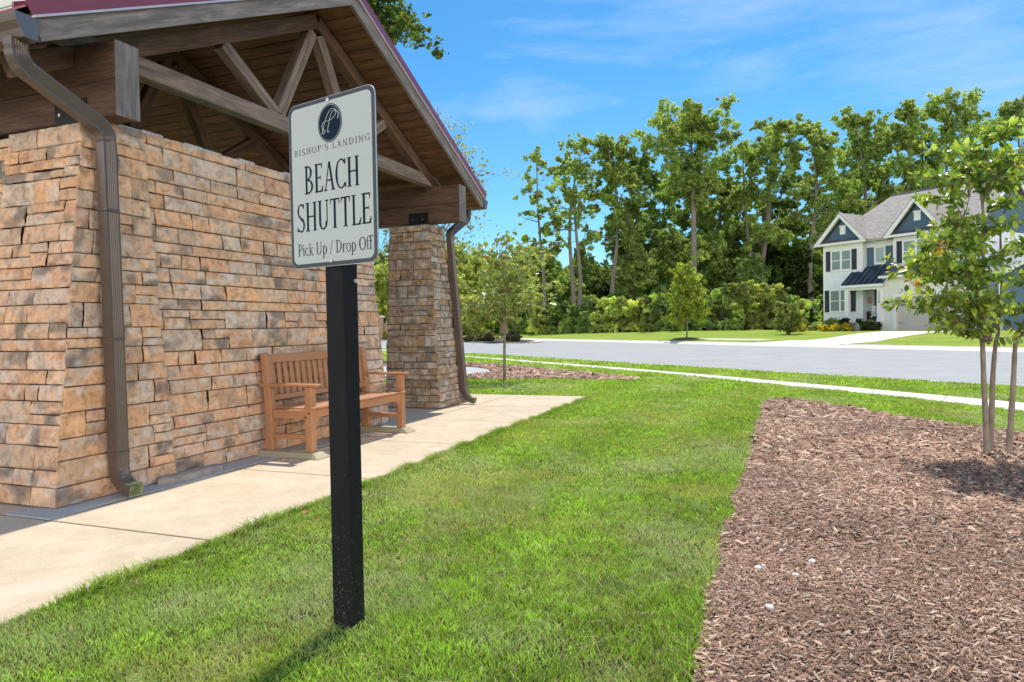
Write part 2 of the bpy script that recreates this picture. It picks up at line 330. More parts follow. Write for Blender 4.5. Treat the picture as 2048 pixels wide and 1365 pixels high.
# pavilion frame: u along the wall, v into the building
AN = math.atan(.39); U = np.array([math.sin(AN), math.cos(AN)]); Vd = np.array([-math.cos(AN), math.sin(AN)]); P0 = G(111, 1019)[:2]
PAV_ROT = math.pi/2-AN
def W(u, v): return P0+U*u+Vd*v
def uvof(x, y): q0 = x-P0[0]; q1 = y-P0[1]; return q0*U[0]+q1*U[1], q0*Vd[0]+q1*Vd[1]
# walkway of concrete panels
mb = MB(); us = [-6.6, -5, -3.4, -1.8, -.2, 1.42, 3.02, 4.62, 6.2, 7.74]
for a, b in zip(us[:-1], us[1:]):
    mb.box(a+.007, b-.007, -1.6, -.225, -.1, 0)
    if b <= -.19: mb.box(a+.007, b-.007, -.21, 6.5, -.1, 0)
mb.box(4.3, 7.74, -.2, 6.5, -.1, -.001); mb.box(-.19, 4.285, .06, 6.5, -.1, -.002)
walk = mb.build('walkway', M['concrete'], None, (P0[0], P0[1], 0), (0, 0, PAV_ROT), bev=.008, seg=2); struct(walk, 'tan concrete walkway panels beside the stone wall')
mb = MB(); rr = random.Random(3); uu = -.19
while uu < 4.28:
    e = min(uu+.12, 4.28); mb.hexa([(uu, -.205+.012*math.sin(uu*5), -.08), (e, -.205+.012*math.sin(e*5), -.08), (e, .2, -.08), (uu, .2, -.08), (uu, -.205+.012*math.sin(uu*5), .006), (e, -.205+.012*math.sin(e*5), .006), (e, .2, .004), (uu, .2, .004)]); uu = e
struct(mb.build('wall_footing', M['concrete_grey'], None, (P0[0], P0[1], 0), (0, 0, PAV_ROT)), 'narrow concrete footing strip along the base of the stone wall')

# mulch beds (outlines on the ground)
def px(*q): return [G(a, b)[:2] for a, b in q]
BED1 = px((1378, 1400), (1383, 1365), (1405, 1270), (1440, 1100), (1478, 980), (1503, 900), (1518, 840), (1524, 815), (1530, 803), (1545, 799), (1565, 799), (1600, 803), (1700, 818), (1850, 845), (2048, 870), (2300, 905))
BED1 += [np.array([6.5, 2.]), np.array([4., 1.2]), np.array([.75, 1.5])]
BED2 = px((880, 724), (927, 728.6), (983, 730), (1077, 739), (1209, 750), (1282, 761.2), (1209, 762), (1121, 759), (1062, 759.5), (1008, 762), (945, 761), (930, 757), (880, 758), (800, 762), (700, 757), (700, 722))
PAD = px((850, 733), (925, 734), (960, 737), (982, 741), (984, 744), (965, 749), (925, 753), (850, 757), (700, 757.5), (700, 733))
def ragged(P, amp, closed_from=0):
    P = [np.array(p[:2]) for p in P]; out = []
    for i in range(len(P)):
        a, b = P[i], P[(i+1) % len(P)]; n = max(1, int(np.linalg.norm(b-a)/.12))
        for k in range(n):
            q = a+(b-a)*k/n; out.append(q+amp*np.array([float(vnoise(q[0], q[1], 3.1, 51))-.5, float(vnoise(q[0], q[1], 2.7, 52))-.5])+amp*.6*np.array([float(vnoise(q[0], q[1], 11, 53))-.5, 0]))
    return out
BED1 = ragged(BED1, .055); BED2 = ragged(BED2, .22)
for k, P in enumerate((BED1, BED2)):
    o = sheet('mulch_bed', P, .006 if k == 0 else .004, plain('mulch_soil', (.075, .045, .032), .95, 0, .4, 25, 60, .9), ['brown mulch bed ground at right of the lawn', 'brown mulch bed ground beyond the pier'][k])
sheet('path', PAD, .012, M['concrete_grey'], 'pale curved end of a concrete path in the far mulch bed')
DRIVE = [T(1500, 690)[:2], T(1540, 688)[:2], T(1575, 686)[:2], T(1640, 682.5)[:2], T(1700, 672)[:2], T(1745, 667)[:2]]
DL = [T(*q)[:2] for q in ((1500, 690.6), (1572, 684.5), (1602, 682.6), (1650, 678), (1695, 671), (1725, 667), (1768, 663.2))]
DR = [T(*q)[:2] for q in ((1671, 693), (1690, 689.5), (1755.6, 684), (1778, 679), (1821, 672), (1858, 666.5), (1925, 662))]
V = []; K = 10
for a, b in zip(DL, DR):
    for k in range(K+1):
        p = a+(b-a)*k/K; V.append((p[0], p[1], max(float(ground_z(*p)), -.06)+.012))
Fc = [(i*(K+1)+k, (i+1)*(K+1)+k, (i+1)*(K+1)+k+1, i*(K+1)+k+1) for i in range(len(DL)-1) for k in range(K)]
o = link('driveway', npmesh('driveway', V, Fc), plain('driveway_concrete', (.68, .65, .58), .85, 0, .08, 1.5)); struct(o, 'bright concrete driveway leading up to the garage')
for nm, a, b in (('sidewalk', sA+1.6, sA+9.),):
    o = ribbon(nm, a, b, lambda s: nfar(s)+2.0, lambda s: nfar(s)+3.2, .045+2.*.027+.006, .045+3.2*.027+.006, M['curb'], 1.6, .02, .1)
    struct(o, 'short concrete sidewalk beyond the road left of the driveway')
# island at the mouth of the side street
ISL = [T(*q)[:2] for q in ((1088, 684.5), (1072, 686.8), (1040, 687.6), (980, 687), (925, 685.2), (860, 683.5), (700, 681), (700, 672.5), (860, 674.5), (925, 676), (980, 677.6), (1040, 680.5), (1075, 682.5))]
cx = np.mean(ISL, axis=0)
o = sheet('traffic_island', ISL, -.03, M['curb'], 'low kerbed island with bushes at the far side of the road')
me = bpy.data.meshes.new('kerb_skirt')
o2 = sheet('mulch_bed', [cx+(p-cx)*np.array([.93, .93]) for p in ISL], -.018, M['mulch'] if 'mulch' in M else plain('mulch_far', (.11, .065, .05), .95, 0, .3, 4), 'brown mulch bed ground on the traffic island')

# ------------------------------------------------------------------ ledge stone facing
PAL = np.array([(.60, .355, .20), (.62, .42, .27), (.57, .37, .24), (.63, .46, .33), (.49, .42, .35), (.56, .49, .42), (.60, .34, .22), (.63, .42, .29), (.43, .31, .22), (.65, .38, .19), (.47, .40, .34), (.60, .43, .29), (.62, .40, .25)])
PAL = (PAL*.70+PAL.mean(axis=0)*.30)*np.array([1.15, 1.06, .98])
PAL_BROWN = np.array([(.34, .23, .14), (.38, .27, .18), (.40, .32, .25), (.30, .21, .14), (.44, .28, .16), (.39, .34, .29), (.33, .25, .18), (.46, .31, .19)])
def stone_layout(wd, ht, r):
    out = []; y = 0.; hs = []
    while y < ht-.02:
        h = r.choice([.085, .10, .115, .13, .145, .16, .175]); hs.append(h); y += h
    k = ht/sum(hs); y = 0.
    for h in hs:
        h *= k; x = 0.; off = r.uniform(0, .1)
        while x < wd-1e-4:
            w_ = r.choice([.16, .20, .23, .26, .30, .34, .38, .42])*(1.15 if h > .12 else 1.)+r.uniform(-.02, .02)
            if x == 0: w_ = max(.14, w_-off)
            if wd-(x+w_) < .11: w_ = wd-x
            if h > .135 and r.random() < .24 and w_ > .15:
                f = r.uniform(.38, .62)
                out.append((x/wd, (x+w_)/wd, y/ht, (y+h*f)/ht))
                if w_ > .28 and r.random() < .5: out += [(x/wd, (x+w_*.5)/wd, (y+h*f)/ht, (y+h)/ht), ((x+w_*.5)/wd, (x+w_)/wd, (y+h*f)/ht, (y+h)/ht)]
                else: out.append((x/wd, (x+w_)/wd, (y+h*f)/ht, (y+h)/ht))
            else: out.append((x/wd, (x+w_)/wd, y/ht, (y+h)/ht))
            x += w_
        y += h
    return out
def stone_face(name, bl, br, tr, tl, parent, seed, pal=PAL, ext=(0.02, 0.02), relief=.034, top_jag=.0, dirt=0.):
    """ashlar stones over the quad bl,br,tr,tl (outward normal = (br-bl) x (tl-bl))"""
    bl, br, tr, tl = [np.array(p, float) for p in (bl, br, tr, tl)]; r = random.Random(seed); g = np.random.default_rng(seed)
    wd = np.linalg.norm(br-bl); ht = np.linalg.norm(tl-bl); nrm = np.cross(br-bl, tl-bl); nrm /= np.linalg.norm(nrm)
    e = (br-bl)/wd; bl = bl-e*ext[0]; tl = tl-e*ext[0]; br = br+e*ext[1]; tr = tr+e*ext[1]
    VS, FS, CS = [], [], []; base = 0
    for (s0, s1, t0, t1) in stone_layout(wd, ht, r):
        ws = (s1-s0)*wd; hs = (t1-t0)*ht; nx = max(6, int(ws/.017)); ny = max(6, int(hs/.017))
        gap = .0022; gs, gt = gap/wd, gap/ht
        e3 = np.array([0, .0025, .007, .014])
        def edged(a_, b_, ln, n_): f = e3/ln; return a_+(b_-a_)*np.r_[f, np.linspace(f[-1], 1-f[-1], max(3, n_-1))[1:-1], 1-f[::-1]]
        ss = edged(s0+gs, s1-gs, ws, nx); tt = edged(t0+gt, t1-gt, hs, ny); nx, ny = len(ss)-1, len(tt)-1; SS, TT = np.meshgrid(ss, tt)
        # wobble of the outline
        wob = .0022; ph = g.uniform(0, 100)
        SS = SS+(vnoise(TT*ht+ph, SS*wd*.5+ph, 13, seed)-.5)*2*wob/wd; TT = TT+(vnoise(SS*wd+ph*2, TT*ht*.4+ph, 11, seed+1)-.5)*2*wob/ht
        a = (SS-s0)*wd; b = (s1-SS)*wd; c = (TT-t0)*ht; d = (t1-TT)*ht; R = .010
        ed = np.minimum(np.minimum(a, b), np.minimum(c, d)); rd_ = np.sqrt(np.clip(1-(1-np.clip(ed/R, 0, 1))**2, 0, 1))
        cx_, cy_ = g.uniform(.2, .8), g.uniform(.3, .8); ax, ay = g.normal(0, .018), g.normal(0, .035)
        X = SS*wd+ph; Y = TT*ht+ph*.7
        fr = (vnoise(X, Y, 8, seed+2)-.5)*.020+(np.abs(vnoise(X, Y, 17, seed+3)-.5)-.25)*.020+(np.abs(vnoise(X, Y, 38, seed+4)-.5)-.25)*.009
        fac = np.minimum(0, (c-hs*cy_)*-.10)+np.maximum(0, (hs*.25-c))*-.12
        hgt = rd_*(relief*(.60+.30*g.random())+fr+fac+ax*(a-ws/2)+ay*(c-hs/2))
        P = (bl[None, None]*(1-SS[..., None])+br[None, None]*SS[..., None])*(1-TT[..., None])+(tl[None, None]*(1-SS[..., None])+tr[None, None]*SS[..., None])*TT[..., None]
        P = P+nrm*hgt[..., None]
        # skirt to the backing
        n_ = (nx+1)*(ny+1); VS.append(P.reshape(-1, 3)); idx = np.arange(n_).reshape(ny+1, nx+1)
        FS.append(np.stack([idx[:-1, :-1], idx[:-1, 1:], idx[1:, 1:], idx[1:, :-1]], -1).reshape(-1, 4)+base)
        c1 = pal[g.integers(len(pal))]*g.uniform(.88, 1.14); c2 = pal[g.integers(len(pal))]*g.uniform(.8, 1.1)
        m1 = np.clip((vnoise(X, Y*1.4, 9, seed+5)*.6+vnoise(X, Y*1.6, 26, seed+8)*.4-.38)*3.6, 0, 1)[..., None]; cc = c1*(1-m1)+c2*m1
        m2 = np.clip((vnoise(X+9, Y*1.3, 7, seed+6)-.58)*5, 0, 1)[..., None]*g.choice([0, .35, .7, .8]); cc = cc*(1-m2)+np.array([.17, .15, .13])*m2
        m3 = np.clip((vnoise(X+3, Y*2+4, 10, seed+7)-.62)*5, 0, 1)[..., None]*.5; cc = cc*(1-m3)+np.array([.62, .56, .50])*m3
        edge = np.clip(ed/.007, 0, 1)[..., None]; cc = cc*(.62+.38*edge)
        CS.append(cc.reshape(-1, 3)); base += n_
    me = npmesh(name, np.concatenate(VS), np.concatenate(FS), np.concatenate(CS), True)
    return link(name, me, M['stone'], parent)

# ------------------------------------------------------------------ pavilion (local x = u, y = v)
pav = thing('pavilion', 'stone and timber shelter with a red metal gable roof and open trusses', 'pavilion', (P0[0], P0[1], 0), PAV_ROT)
H_P = 2.62
def frustum(b, t, z0, z1):     # b,t = (u0,u1,v0,v1)
    return [(b[0], b[2], z0), (b[1], b[2], z0), (b[1], b[3], z0), (b[0], b[3], z0), (t[0], t[2], z1), (t[1], t[2], z1), (t[1], t[3], z1), (t[0], t[3], z1)]
def pier(b, t, z1, seed, pal, sides='FLRB', name='stone_pier'):
    m = MB(); ins = .012
    m.hexa(frustum((b[0]+ins, b[1]-ins, b[2]+ins, b[3]-ins), (t[0]+ins, t[1]-ins, t[2]+ins, t[3]-ins), .0, z1-.02))
    core = m.build(name, M['gap'], pav)
    p = frustum(b, t, 0.005, z1); a = dict(F=(0, 1, 5, 4), R=(1, 2, 6, 5), B=(2, 3, 7, 6), L=(3, 0, 4, 7))
    for k, sd_ in enumerate(sides):
        i = a[sd_]; stone_face('stone_facing', p[i[0]], p[i[1]], p[i[2]], p[i[3]], core, seed+k, pal)
    tp = MB(); tp.hexa([(t[0]-.01, t[2]-.01, z1-.03), (t[1]+.01, t[2]-.01, z1-.03), (t[1]+.01, t[3]+.01, z1-.03), (t[0]-.01, t[3]+.01, z1-.03), (t[0]+.02, t[2]+.02, z1+.015), (t[1]-.02, t[2]+.02, z1+.01), (t[1]-.02, t[3]-.02, z1+.015), (t[0]+.02, t[3]-.02, z1+.01)])
    tp.build('mortar_cap', M['concrete_grey'], core, bev=.01)
    return core
pier((0, .95, 0, .90), (.34, .80, .08, .80), H_P, 11, PAL, 'FL')
pier((3.40, 4.17, .03, .80), (3.46, 3.93, .13, .72), 2.60, 21, PAL*np.array([.92, .95, 1.05]), 'FR')
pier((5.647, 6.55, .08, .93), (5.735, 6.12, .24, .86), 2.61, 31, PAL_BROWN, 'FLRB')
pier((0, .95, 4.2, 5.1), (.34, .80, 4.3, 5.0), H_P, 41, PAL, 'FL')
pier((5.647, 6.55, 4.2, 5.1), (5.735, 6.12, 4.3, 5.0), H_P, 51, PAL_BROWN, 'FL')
m = MB(); m.hexa(frustum((.5, 3.9, .085, .40), (.5, 3.8, .11, .38), 0, 2.66)); wall = m.build('stone_wall', M['gap'], pav)
stone_face('stone_facing', (.80, .068, .005), (3.45, .068, .005), (3.50, .098, 2.685), (.62, .098, 2.685), wall, 61, PAL, (0, 0), .036)
stone_face('stone_facing', (.42, .03, .005), (.80, .062, .005), (.62, .095, 2.685), (.52, .08, 2.685), wall, 62, PAL, (0, 0), .03)
stone_face('stone_facing', (3.45, .41, .005), (.9, .41, .005), (.9, .40, 2.68), (3.45, .40, 2.68), wall, 63, PAL, (0, 0), .03)
m = MB()
for k in range(14): a = .62+k*.205; m.box(a, a+.198, .08, .40, 2.665, 2.69+.012*math.sin(k*2.3))
m.build('wall_cap', M['concrete_grey'], wall, bev=.012)
# side wall panel at the left end (between the left piers)
m = MB(); m.hexa(frustum((.10, .55, .85, 4.25), (.37, .62, .75, 4.35), 0, 2.58)); sw = m.build('stone_wall', M['gap'], pav)
stone_face('stone_facing', (.05, 4.22, .005), (.05, .88, .005), (.345, .78, 2.60), (.345, 4.3, 2.60), sw, 64, PAL, (0, 0), .03)

EAVE_U0, EAVE_U1, RIDGE_U, ZE, SL = -.12, 6.76, 3.32, 2.97, .4826
def zb(u): return ZE+SL*((u-EAVE_U0) if u <= RIDGE_U else (EAVE_U1-u))
VB = 5.35      # back end of the roof
# main beams: two stacked timbers
for (a, b) in ((.43, .61), (5.955, 6.165)):
    c = (a+b)/2; wd = b-a
    beam('beam', (c, -.13, 2.803), (c, VB-.2, 2.803), wd, .256, M['timber'], pav, .008)
    beam('beam', (c, -.125, 3.063), (c, VB-.2, 3.063), wd-.006, .256, M['timber'], pav, .008)
# pale weathered end grain covers
for (a, b) in ((.43, .61), (5.955, 6.165)):
    beam('beam_end_cap', ((a+b)/2, -.141, 2.67), ((a+b)/2, -.141, 3.195), b-a+.008, .018, M['fascia'], pav, .004, (0, 1, 0))
# steel brackets
for (c, s) in ((.43, -1), (5.955, -1)):
    for vv in (((.15, .47),) if c < 3 else ((.36, .68),)):
        m = MB(); m.box(c-.012 if s < 0 else c, c if s < 0 else c+.012, vv[0], vv[1], 2.60, 2.83); br_ = m.build('steel_bracket', M['black_steel'], pav, bev=.002)
        for q in (vv[0]+.09, vv[1]-.07):
            m = MB(); m.tube([(c-.012, q, 2.73), (c-.03, q, 2.73)], .014, 6); m.build('bolt', M['bolt'], br_)
# trusses (fink)
CZ0, CZ1 = 3.19, 3.345; cz = (CZ0+CZ1)/2
def truss(v, wdt=.13):
    beam('truss_chord', (.30, v, cz), (6.32, v, cz), wdt, CZ1-CZ0, M['timber_grey'] if v < 1 else M['timber'], pav)
    o_ = .09
    for s in (0, 1):
        f = (lambda u: u) if s == 0 else (lambda u: 2*RIDGE_U-u)
        beam('rafter', (f(.02), v, zb(.02)-o_+.0), (f(RIDGE_U-.01), v, zb(RIDGE_U-.01)-o_), wdt, .15, M['timber'], pav)
        beam('truss_web', (f(2.68), v, CZ1), (f(3.26), v, zb(3.2)-.17), wdt-.02, .13, M['timber_grey'] if v < 1 else M['timber'], pav)
        beam('truss_web', (f(1.93), v, zb(1.93)-.17), (f(2.64), v, CZ1), wdt-.02, .12, M['timber_grey'] if v < 1 else M['timber'], pav)
for v in (.345, 2.45, 4.6): truss(v)
# soffit boards, fascia, roof metal
m = MB(); nb = 25; run = RIDGE_U-EAVE_U0; cs = 1/math.hypot(1, SL); th = .02
for s in (0, 1):
    for k in range(nb):
        a = EAVE_U0+run*k/nb; b = EAVE_U0+run*(k+1)/nb-.012
        g_ = [(a, zb(a)+.03), (b, zb(b)+.03), (b, zb(b)+.055), (a, zb(a)+.055)]
        if s: g_ = [(2*RIDGE_U-x, z) for x, z in g_]
        m.prism([(x, -.125, z) for x, z in g_], (0, VB, 0))
# grain runs along the boards: build in a frame whose local x is v
sof = MB()
for vtx in m.v: pass
sof.v = [(y, -x, z) for x, y, z in m.v]; sof.f = m.f; sof.mi = m.mi
so_ = sof.build('soffit', M['soffit'], pav); so_.rotation_euler = (0, 0, math.pi/2)
m = MB()
for s in (0, 1):
    g_ = [(EAVE_U0-.01, zb(EAVE_U0)+.058), (RIDGE_U, zb(RIDGE_U)+.062), (RIDGE_U, zb(RIDGE_U)+.20), (EAVE_U0-.01, zb(EAVE_U0)+.175)]
    if s: g_ = [(2*RIDGE_U-x, z) for x, z in g_]
    m.prism([(x, -.12, z) for x, z in g_], (0, VB-.01, 0))
m.build('roof_deck', M['gap'], pav)
for s in (0, 1):
    fx = (lambda x: x) if s == 0 else (lambda x: 2*RIDGE_U-x)
    for vv in (-.165, VB-.12):
        # rake fascia board
        p0 = Vector((fx(EAVE_U0-.02), vv+.02, zb(EAVE_U0)+.075)); p1 = Vector((fx(RIDGE_U), vv+.02, zb(RIDGE_U)+.085))
        fa = beam('fascia', p0, p1, .038, .15, M['fascia'], pav, .003)
    for vv, dv in ((-.185, .012), (VB-.105, .012)):
        m = MB()
        g_ = [(EAVE_U0-.05, zb(EAVE_U0)+.135), (RIDGE_U, zb(RIDGE_U)+.155), (RIDGE_U, zb(RIDGE_U)+.275), (EAVE_U0-.10, zb(EAVE_U0)+.235)]
        m.prism([(fx(x), vv, z) for x, z in g_], (0, dv, 0)); tr_ = m.build('rake_trim', M['red_metal'], pav)
        if vv < 0:
            m = MB(); g_ = [(EAVE_U0-.052, zb(EAVE_U0)+.126), (RIDGE_U, zb(RIDGE_U)+.146), (RIDGE_U, zb(RIDGE_U)+.162), (EAVE_U0-.052, zb(EAVE_U0)+.142)]
            m.prism([(fx(x), vv-.006, z) for x, z in g_], (0, .02, 0)); m.build('drip_edge', M['red_hem'], tr_)
    m = MB(); g_ = [(EAVE_U0-.09, zb(EAVE_U0)+.18), (RIDGE_U, zb(RIDGE_U)+.235), (RIDGE_U, zb(RIDGE_U)+.25), (EAVE_U0-.09, zb(EAVE_U0)+.195)]
    m.prism([(fx(x), -.17, z) for x, z in g_], (0, VB+.06, 0))
    k = .1
    while k < VB-.2:
        g2 = [(EAVE_U0-.09, zb(EAVE_U0)+.195), (RIDGE_U, zb(RIDGE_U)+.25), (RIDGE_U, zb(RIDGE_U)+.285), (EAVE_U0-.09, zb(EAVE_U0)+.23)]
        m.prism([(fx(x), -.17+k, z) for x, z in g2], (0, .02, 0)); k += .41
    m.build('metal_roof', M['red_metal'], pav)
    # eave fascia and K-profile gutter
    m = MB(); m.box(fx(EAVE_U0-.02) if s == 0 else fx(EAVE_U0), fx(EAVE_U0) if s == 0 else fx(EAVE_U0-.02), -.12, VB-.12, 2.97, 3.15); m.build('eave_fascia', M['fascia'], pav)
    prof = [(0, 0), (.085, 0), (.10, .05), (.125, .09), (.135, .125), (.135, .138), (.128, .138), (.12, .10), (.09, .055), (.078, .012), (.006, .012), (.006, .135), (0, .135)]
    m = MB(); x0 = EAVE_U0-.022
    P = [(fx(x0-a), -.17, 2.965+b) for a, b in prof]; m.prism(P, (0, VB+.04, 0)); gt_ = m.build('gutter', M['brown_metal'], pav)
    for vv in (-.176, VB-.13):
        m = MB(); P = [(fx(x0-a), vv, 2.964+b) for a, b in [(-.004, -.001), (.087, -.001), (.102, .05), (.127, .09), (.138, .125), (.138, .14), (-.004, .14)]]; m.prism(P, (0, .006, 0)); m.build('gutter_end_cap', M['brown_metal_light'], gt_)
m = MB(); m.prism([(RIDGE_U-.16, -.19, zb(RIDGE_U-.16)+.262), (RIDGE_U, -.19, zb(RIDGE_U)+.30), (RIDGE_U+.16, -.19, zb(RIDGE_U-.16)+.262), (RIDGE_U, -.19, zb(RIDGE_U)+.285)], (0, VB+.08, 0)); m.build('ridge_cap', M['red_metal'], pav)

# downspouts: ribbed rectangular pipe swept along a path
def sweep(path, wx, dy, wdir, crimps=(), open_end=True):
    """path: centre points; wdir: width direction; front grooves on the outer side"""
    prof = []; nG = 5
    prof += [(-.5, -.5)]
    for k in range(nG):
        a = -.36+.72*k/nG; st = .72/nG; prof += [(a+.02, -.5), (a+st*.35, -.44), (a+st*.6, -.44), (a+st*.95, -.5)]
    prof += [(.5, -.5), (.5, .5), (-.5, .5)]
    # resample
    pts = [np.array(p, float) for p in path]; out = []; tags = []
    for i in range(len(pts)-1):
        n = max(1, int(np.linalg.norm(pts[i+1]-pts[i])/.012)) if i in crimps else 1
        for k in range(n): out.append(pts[i]+(pts[i+1]-pts[i])*k/n); tags.append(i in crimps and k % 2 == 1)
    out.append(pts[-1]); tags.append(False)
    V = []; Fc = []; wd = np.array(wdir, float); wd /= np.linalg.norm(wd)
    for i, p in enumerate(out):
        d = out[min(i+1, len(out)-1)]-out[max(i-1, 0)]; d /= np.linalg.norm(d); w_ = wd-d*wd.dot(d); w_ /= np.linalg.norm(w_); nrm = np.cross(w_, d); nrm /= np.linalg.norm(nrm)
        sc = .93 if tags[i] else 1.
        V += [p+w_*a*wx*sc+nrm*b*dy*sc for a, b in prof]
    n = len(prof)
    for i in range(len(out)-1):
        for k in range(n): Fc.append((i*n+k, i*n+(k+1) % n, (i+1)*n+(k+1) % n, (i+1)*n+k))
    return V, Fc, n
def arc(p0, p1, p2, n=7):     # rounded corner control points
    p0, p1, p2 = [np.array(p, float) for p in (p0, p1, p2)]
    return [tuple((1-t)**2*p0+2*t*(1-t)*p1+t*t*p2) for t in np.linspace(0, 1, n)]
def downspout(segs, wx, dy, wdir, label=None):
    path = []; cr_ = set()
    for sg in segs:
        if sg[0] == 'p': path.append(sg[1])
        else:
            a = arc(*sg[1:]); s0 = len(path)-1 if False else len(path); path += a
            for q in range(s0, len(path)-1): cr_.add(q)
    V, Fc, n = sweep(path, wx, dy, wdir, cr_)
    m = MB(); m.add(V, Fc); 
    o = m.build('downspout', M['brown_metal'], pav)
    inn = MB(); last = [np.array(q) for q in V[-n:]]; prev = [np.array(q) for q in V[-2*n:-n]]; c = sum(last)/n; dd_ = c-sum(prev)/n; dd_ /= np.linalg.norm(dd_)
    r1 = [c+(q-c)*.93+dd_*.0 for q in last]; r2 = [c+(q-c)*.93-dd_*.07 for q in last]
    inn.add(last+r1+r2, [(k, (k+1) % n, n+(k+1) % n, n+k) for k in range(n)]+[(n+k, n+(k+1) % n, 2*n+(k+1) % n, 2*n+k) for k in range(n)]+[tuple(range(2*n, 3*n))]); inn.build('pipe_mouth', M['green_in'], o)
    # collars and strap
    return o
dsl = downspout([('p', (-.20, -.06, 2.975)), ('a', (-.20, -.06, 2.93), (-.20, -.06, 2.84), (-.13, -.06, 2.80), 8), ('p', (.30, -.045, 2.62)), ('a', (.34, -.045, 2.605), (.415, -.045, 2.575), (.415, -.045, 2.48), 8),
                 ('p', (.405, -.088, .26)), ('a', (.405, -.09, .22), (.405, -.09, .08), (.405, -.23, .055), 9), ('p', (.405, -.25, .05))], .105, .08, (1, 0, 0))
for z, v in ((2.0, -.063), (1.1, -.077), (.30, -.09)):
    m = MB(); m.box(.35, .46, v-.045, v+.045, z, z+.018); m.build('strap', M['brown_metal'], dsl, bev=.002)
dsr = downspout([('p', (6.90, .17, 2.975)), ('a', (6.90, .17, 2.93), (6.90, .17, 2.86), (6.80, .17, 2.81), 8), ('p', (6.34, .15, 2.60)), ('a', (6.30, .15, 2.58), (6.22, .15, 2.545), (6.22, .15, 2.45), 8),
                 ('p', (6.31, .01, .24)), ('a', (6.31, .0, .20), (6.31, -.01, .08), (6.31, -.15, .055), 9), ('p', (6.31, -.17, .05))], .105, .08, (1, 0, 0))

# loose flat stone on the footing
rk = MB(); rr = random.Random(5)
pts = [(.72, -.09), (.80, -.165), (.98, -.175), (1.15, -.16), (1.32, -.15), (1.36, -.06), (1.2, -.03), (.95, -.02), (.78, -.02)]
n = len(pts); cxy = (1.02, -.09)
vs = [(x, y, .006) for x, y in pts]+[(cxy[0]+(x-cxy[0])*.98, cxy[1]+(y-cxy[1])*.95, .035+rr.uniform(0, .015)) for x, y in pts]+[(cxy[0]+(x-cxy[0])*.8, cxy[1]+(y-cxy[1])*.7, .05+rr.uniform(0, .014)) for x, y in pts]+[(cxy[0], cxy[1], .058)]
fs = [(i, (i+1) % n, n+(i+1) % n, n+i) for i in range(n)]+[(n+i, n+(i+1) % n, 2*n+(i+1) % n, 2*n+i) for i in range(n)]+[(2*n+i, 2*n+(i+1) % n, 3*n) for i in range(n)]
rk.add(vs, fs); pw_ = W(0, 0)
o = rk.build('flat_stone', plain('flat_stone', (.33, .29, .25), .85, 0, .25, 9, 30, .5), None, (P0[0], P0[1], 0), (0, 0, PAV_ROT), bev=.006)
tag(o, 'flat grey-brown stone slab lying loose at the foot of the wall by the downspout', 'stone')

# ------------------------------------------------------------------ bench
bn = thing('park_bench', 'cedar coloured slatted bench with armrests standing against the stone wall', 'bench', (*W(1.95, -.055), 0), PAV_ROT)
BL = 1.70; Mc = M['cedar']
for x in (.06, BL-.06):
    m = MB(); z = .052
    prof = [(-.045, z), (.04, z), (.030, .40), (.036, .47), (.072, .90), (.068, .935), (.035, .945), (.012, .92), (-.03, .50), (-.042, .42)]
    m.prism([(x-.035, a, b) for a, b in prof], (.07, 0, 0)); m.build('leg', Mc, bn, bev=.005)
    m = MB(); m.box(x-.035, x+.035, -.485, -.41, z, .635); fl = m.build('leg', Mc, bn, bev=.005)
    for q in ((-.47, .40), (-.43, .365)): m = MB(); m.tube([(x-.034, q[0]+.01, q[1]), (x-.037, q[0]+.01, q[1])], .009, 8); m.build('bolt', M['black_steel'], fl)
    m = MB(); m.box(x-.045, x+.045, -.54, .085, .637, .662); m.build('armrest', Mc, bn, bev=.006)
    m = MB(); m.box(x-.024, x+.024, -.409, -.045, .16, .205); m.build('stretcher', Mc, bn, bev=.004)
    m = MB(); m.box(x-.026, x+.026, -.409, -.045, .345, .425); m.build('side_apron', Mc, bn, bev=.004)
    s = 1 if x < 1 else -1; m = MB(); P = [(x+s*.036, -.46, .355)]+[(x+s*(.036+.13*(1-math.sin(t))), -.46, .355-.15*(1-math.cos(t))) for t in np.linspace(0, math.pi/2, 7)]
    P = [(x+s*.036, -.465, .352), (x+s*.17, -.465, .352)]+[(x+s*(.17-.134*math.sin(t)), -.465, .352-.155*(1-math.cos(t))) for t in np.linspace(.2, math.pi/2, 7)]
    m.prism(P, (0, .03, 0)); m.build('corner_bracket', Mc, bn)
seat_z = lambda y: .425+.028*math.cos((y+.5)/.48*math.pi*1.0)**2*.6+.012
for k in range(6):
    a = -.50+k*.082; zz = .438+(.016 if k == 0 else .0 if k in (2, 3) else .008)
    m = MB(); m.box(.028 if k in (0,) else .10, BL-.028 if k in (0,) else BL-.10, a if k else a, a+.074, zz-.022, zz+.0); m.build('seat_slat', Mc, bn, bev=.007, seg=2)
m = MB(); m.box(.096, BL-.096, -.478, -.45, .355, .428); m.build('front_apron', Mc, bn, bev=.005)
m = MB(); m.box(.096, BL-.096, -.03, .0, .355, .428); m.build('back_apron', Mc, bn, bev=.005)
def lean(y, z): return y-.022+.052*(z-.46)/.44
m = MB(); m.hexa([(.096, lean(0, .845), .845), (BL-.096, lean(0, .845), .845), (BL-.096, lean(.03, .845), .845), (.096, lean(.03, .845), .845), (.096, lean(0, .925), .925), (BL-.096, lean(0, .925), .925), (BL-.096, lean(.03, .925), .925), (.096, lean(.03, .925), .925)]); m.build('top_rail', Mc, bn, bev=.008, seg=2)
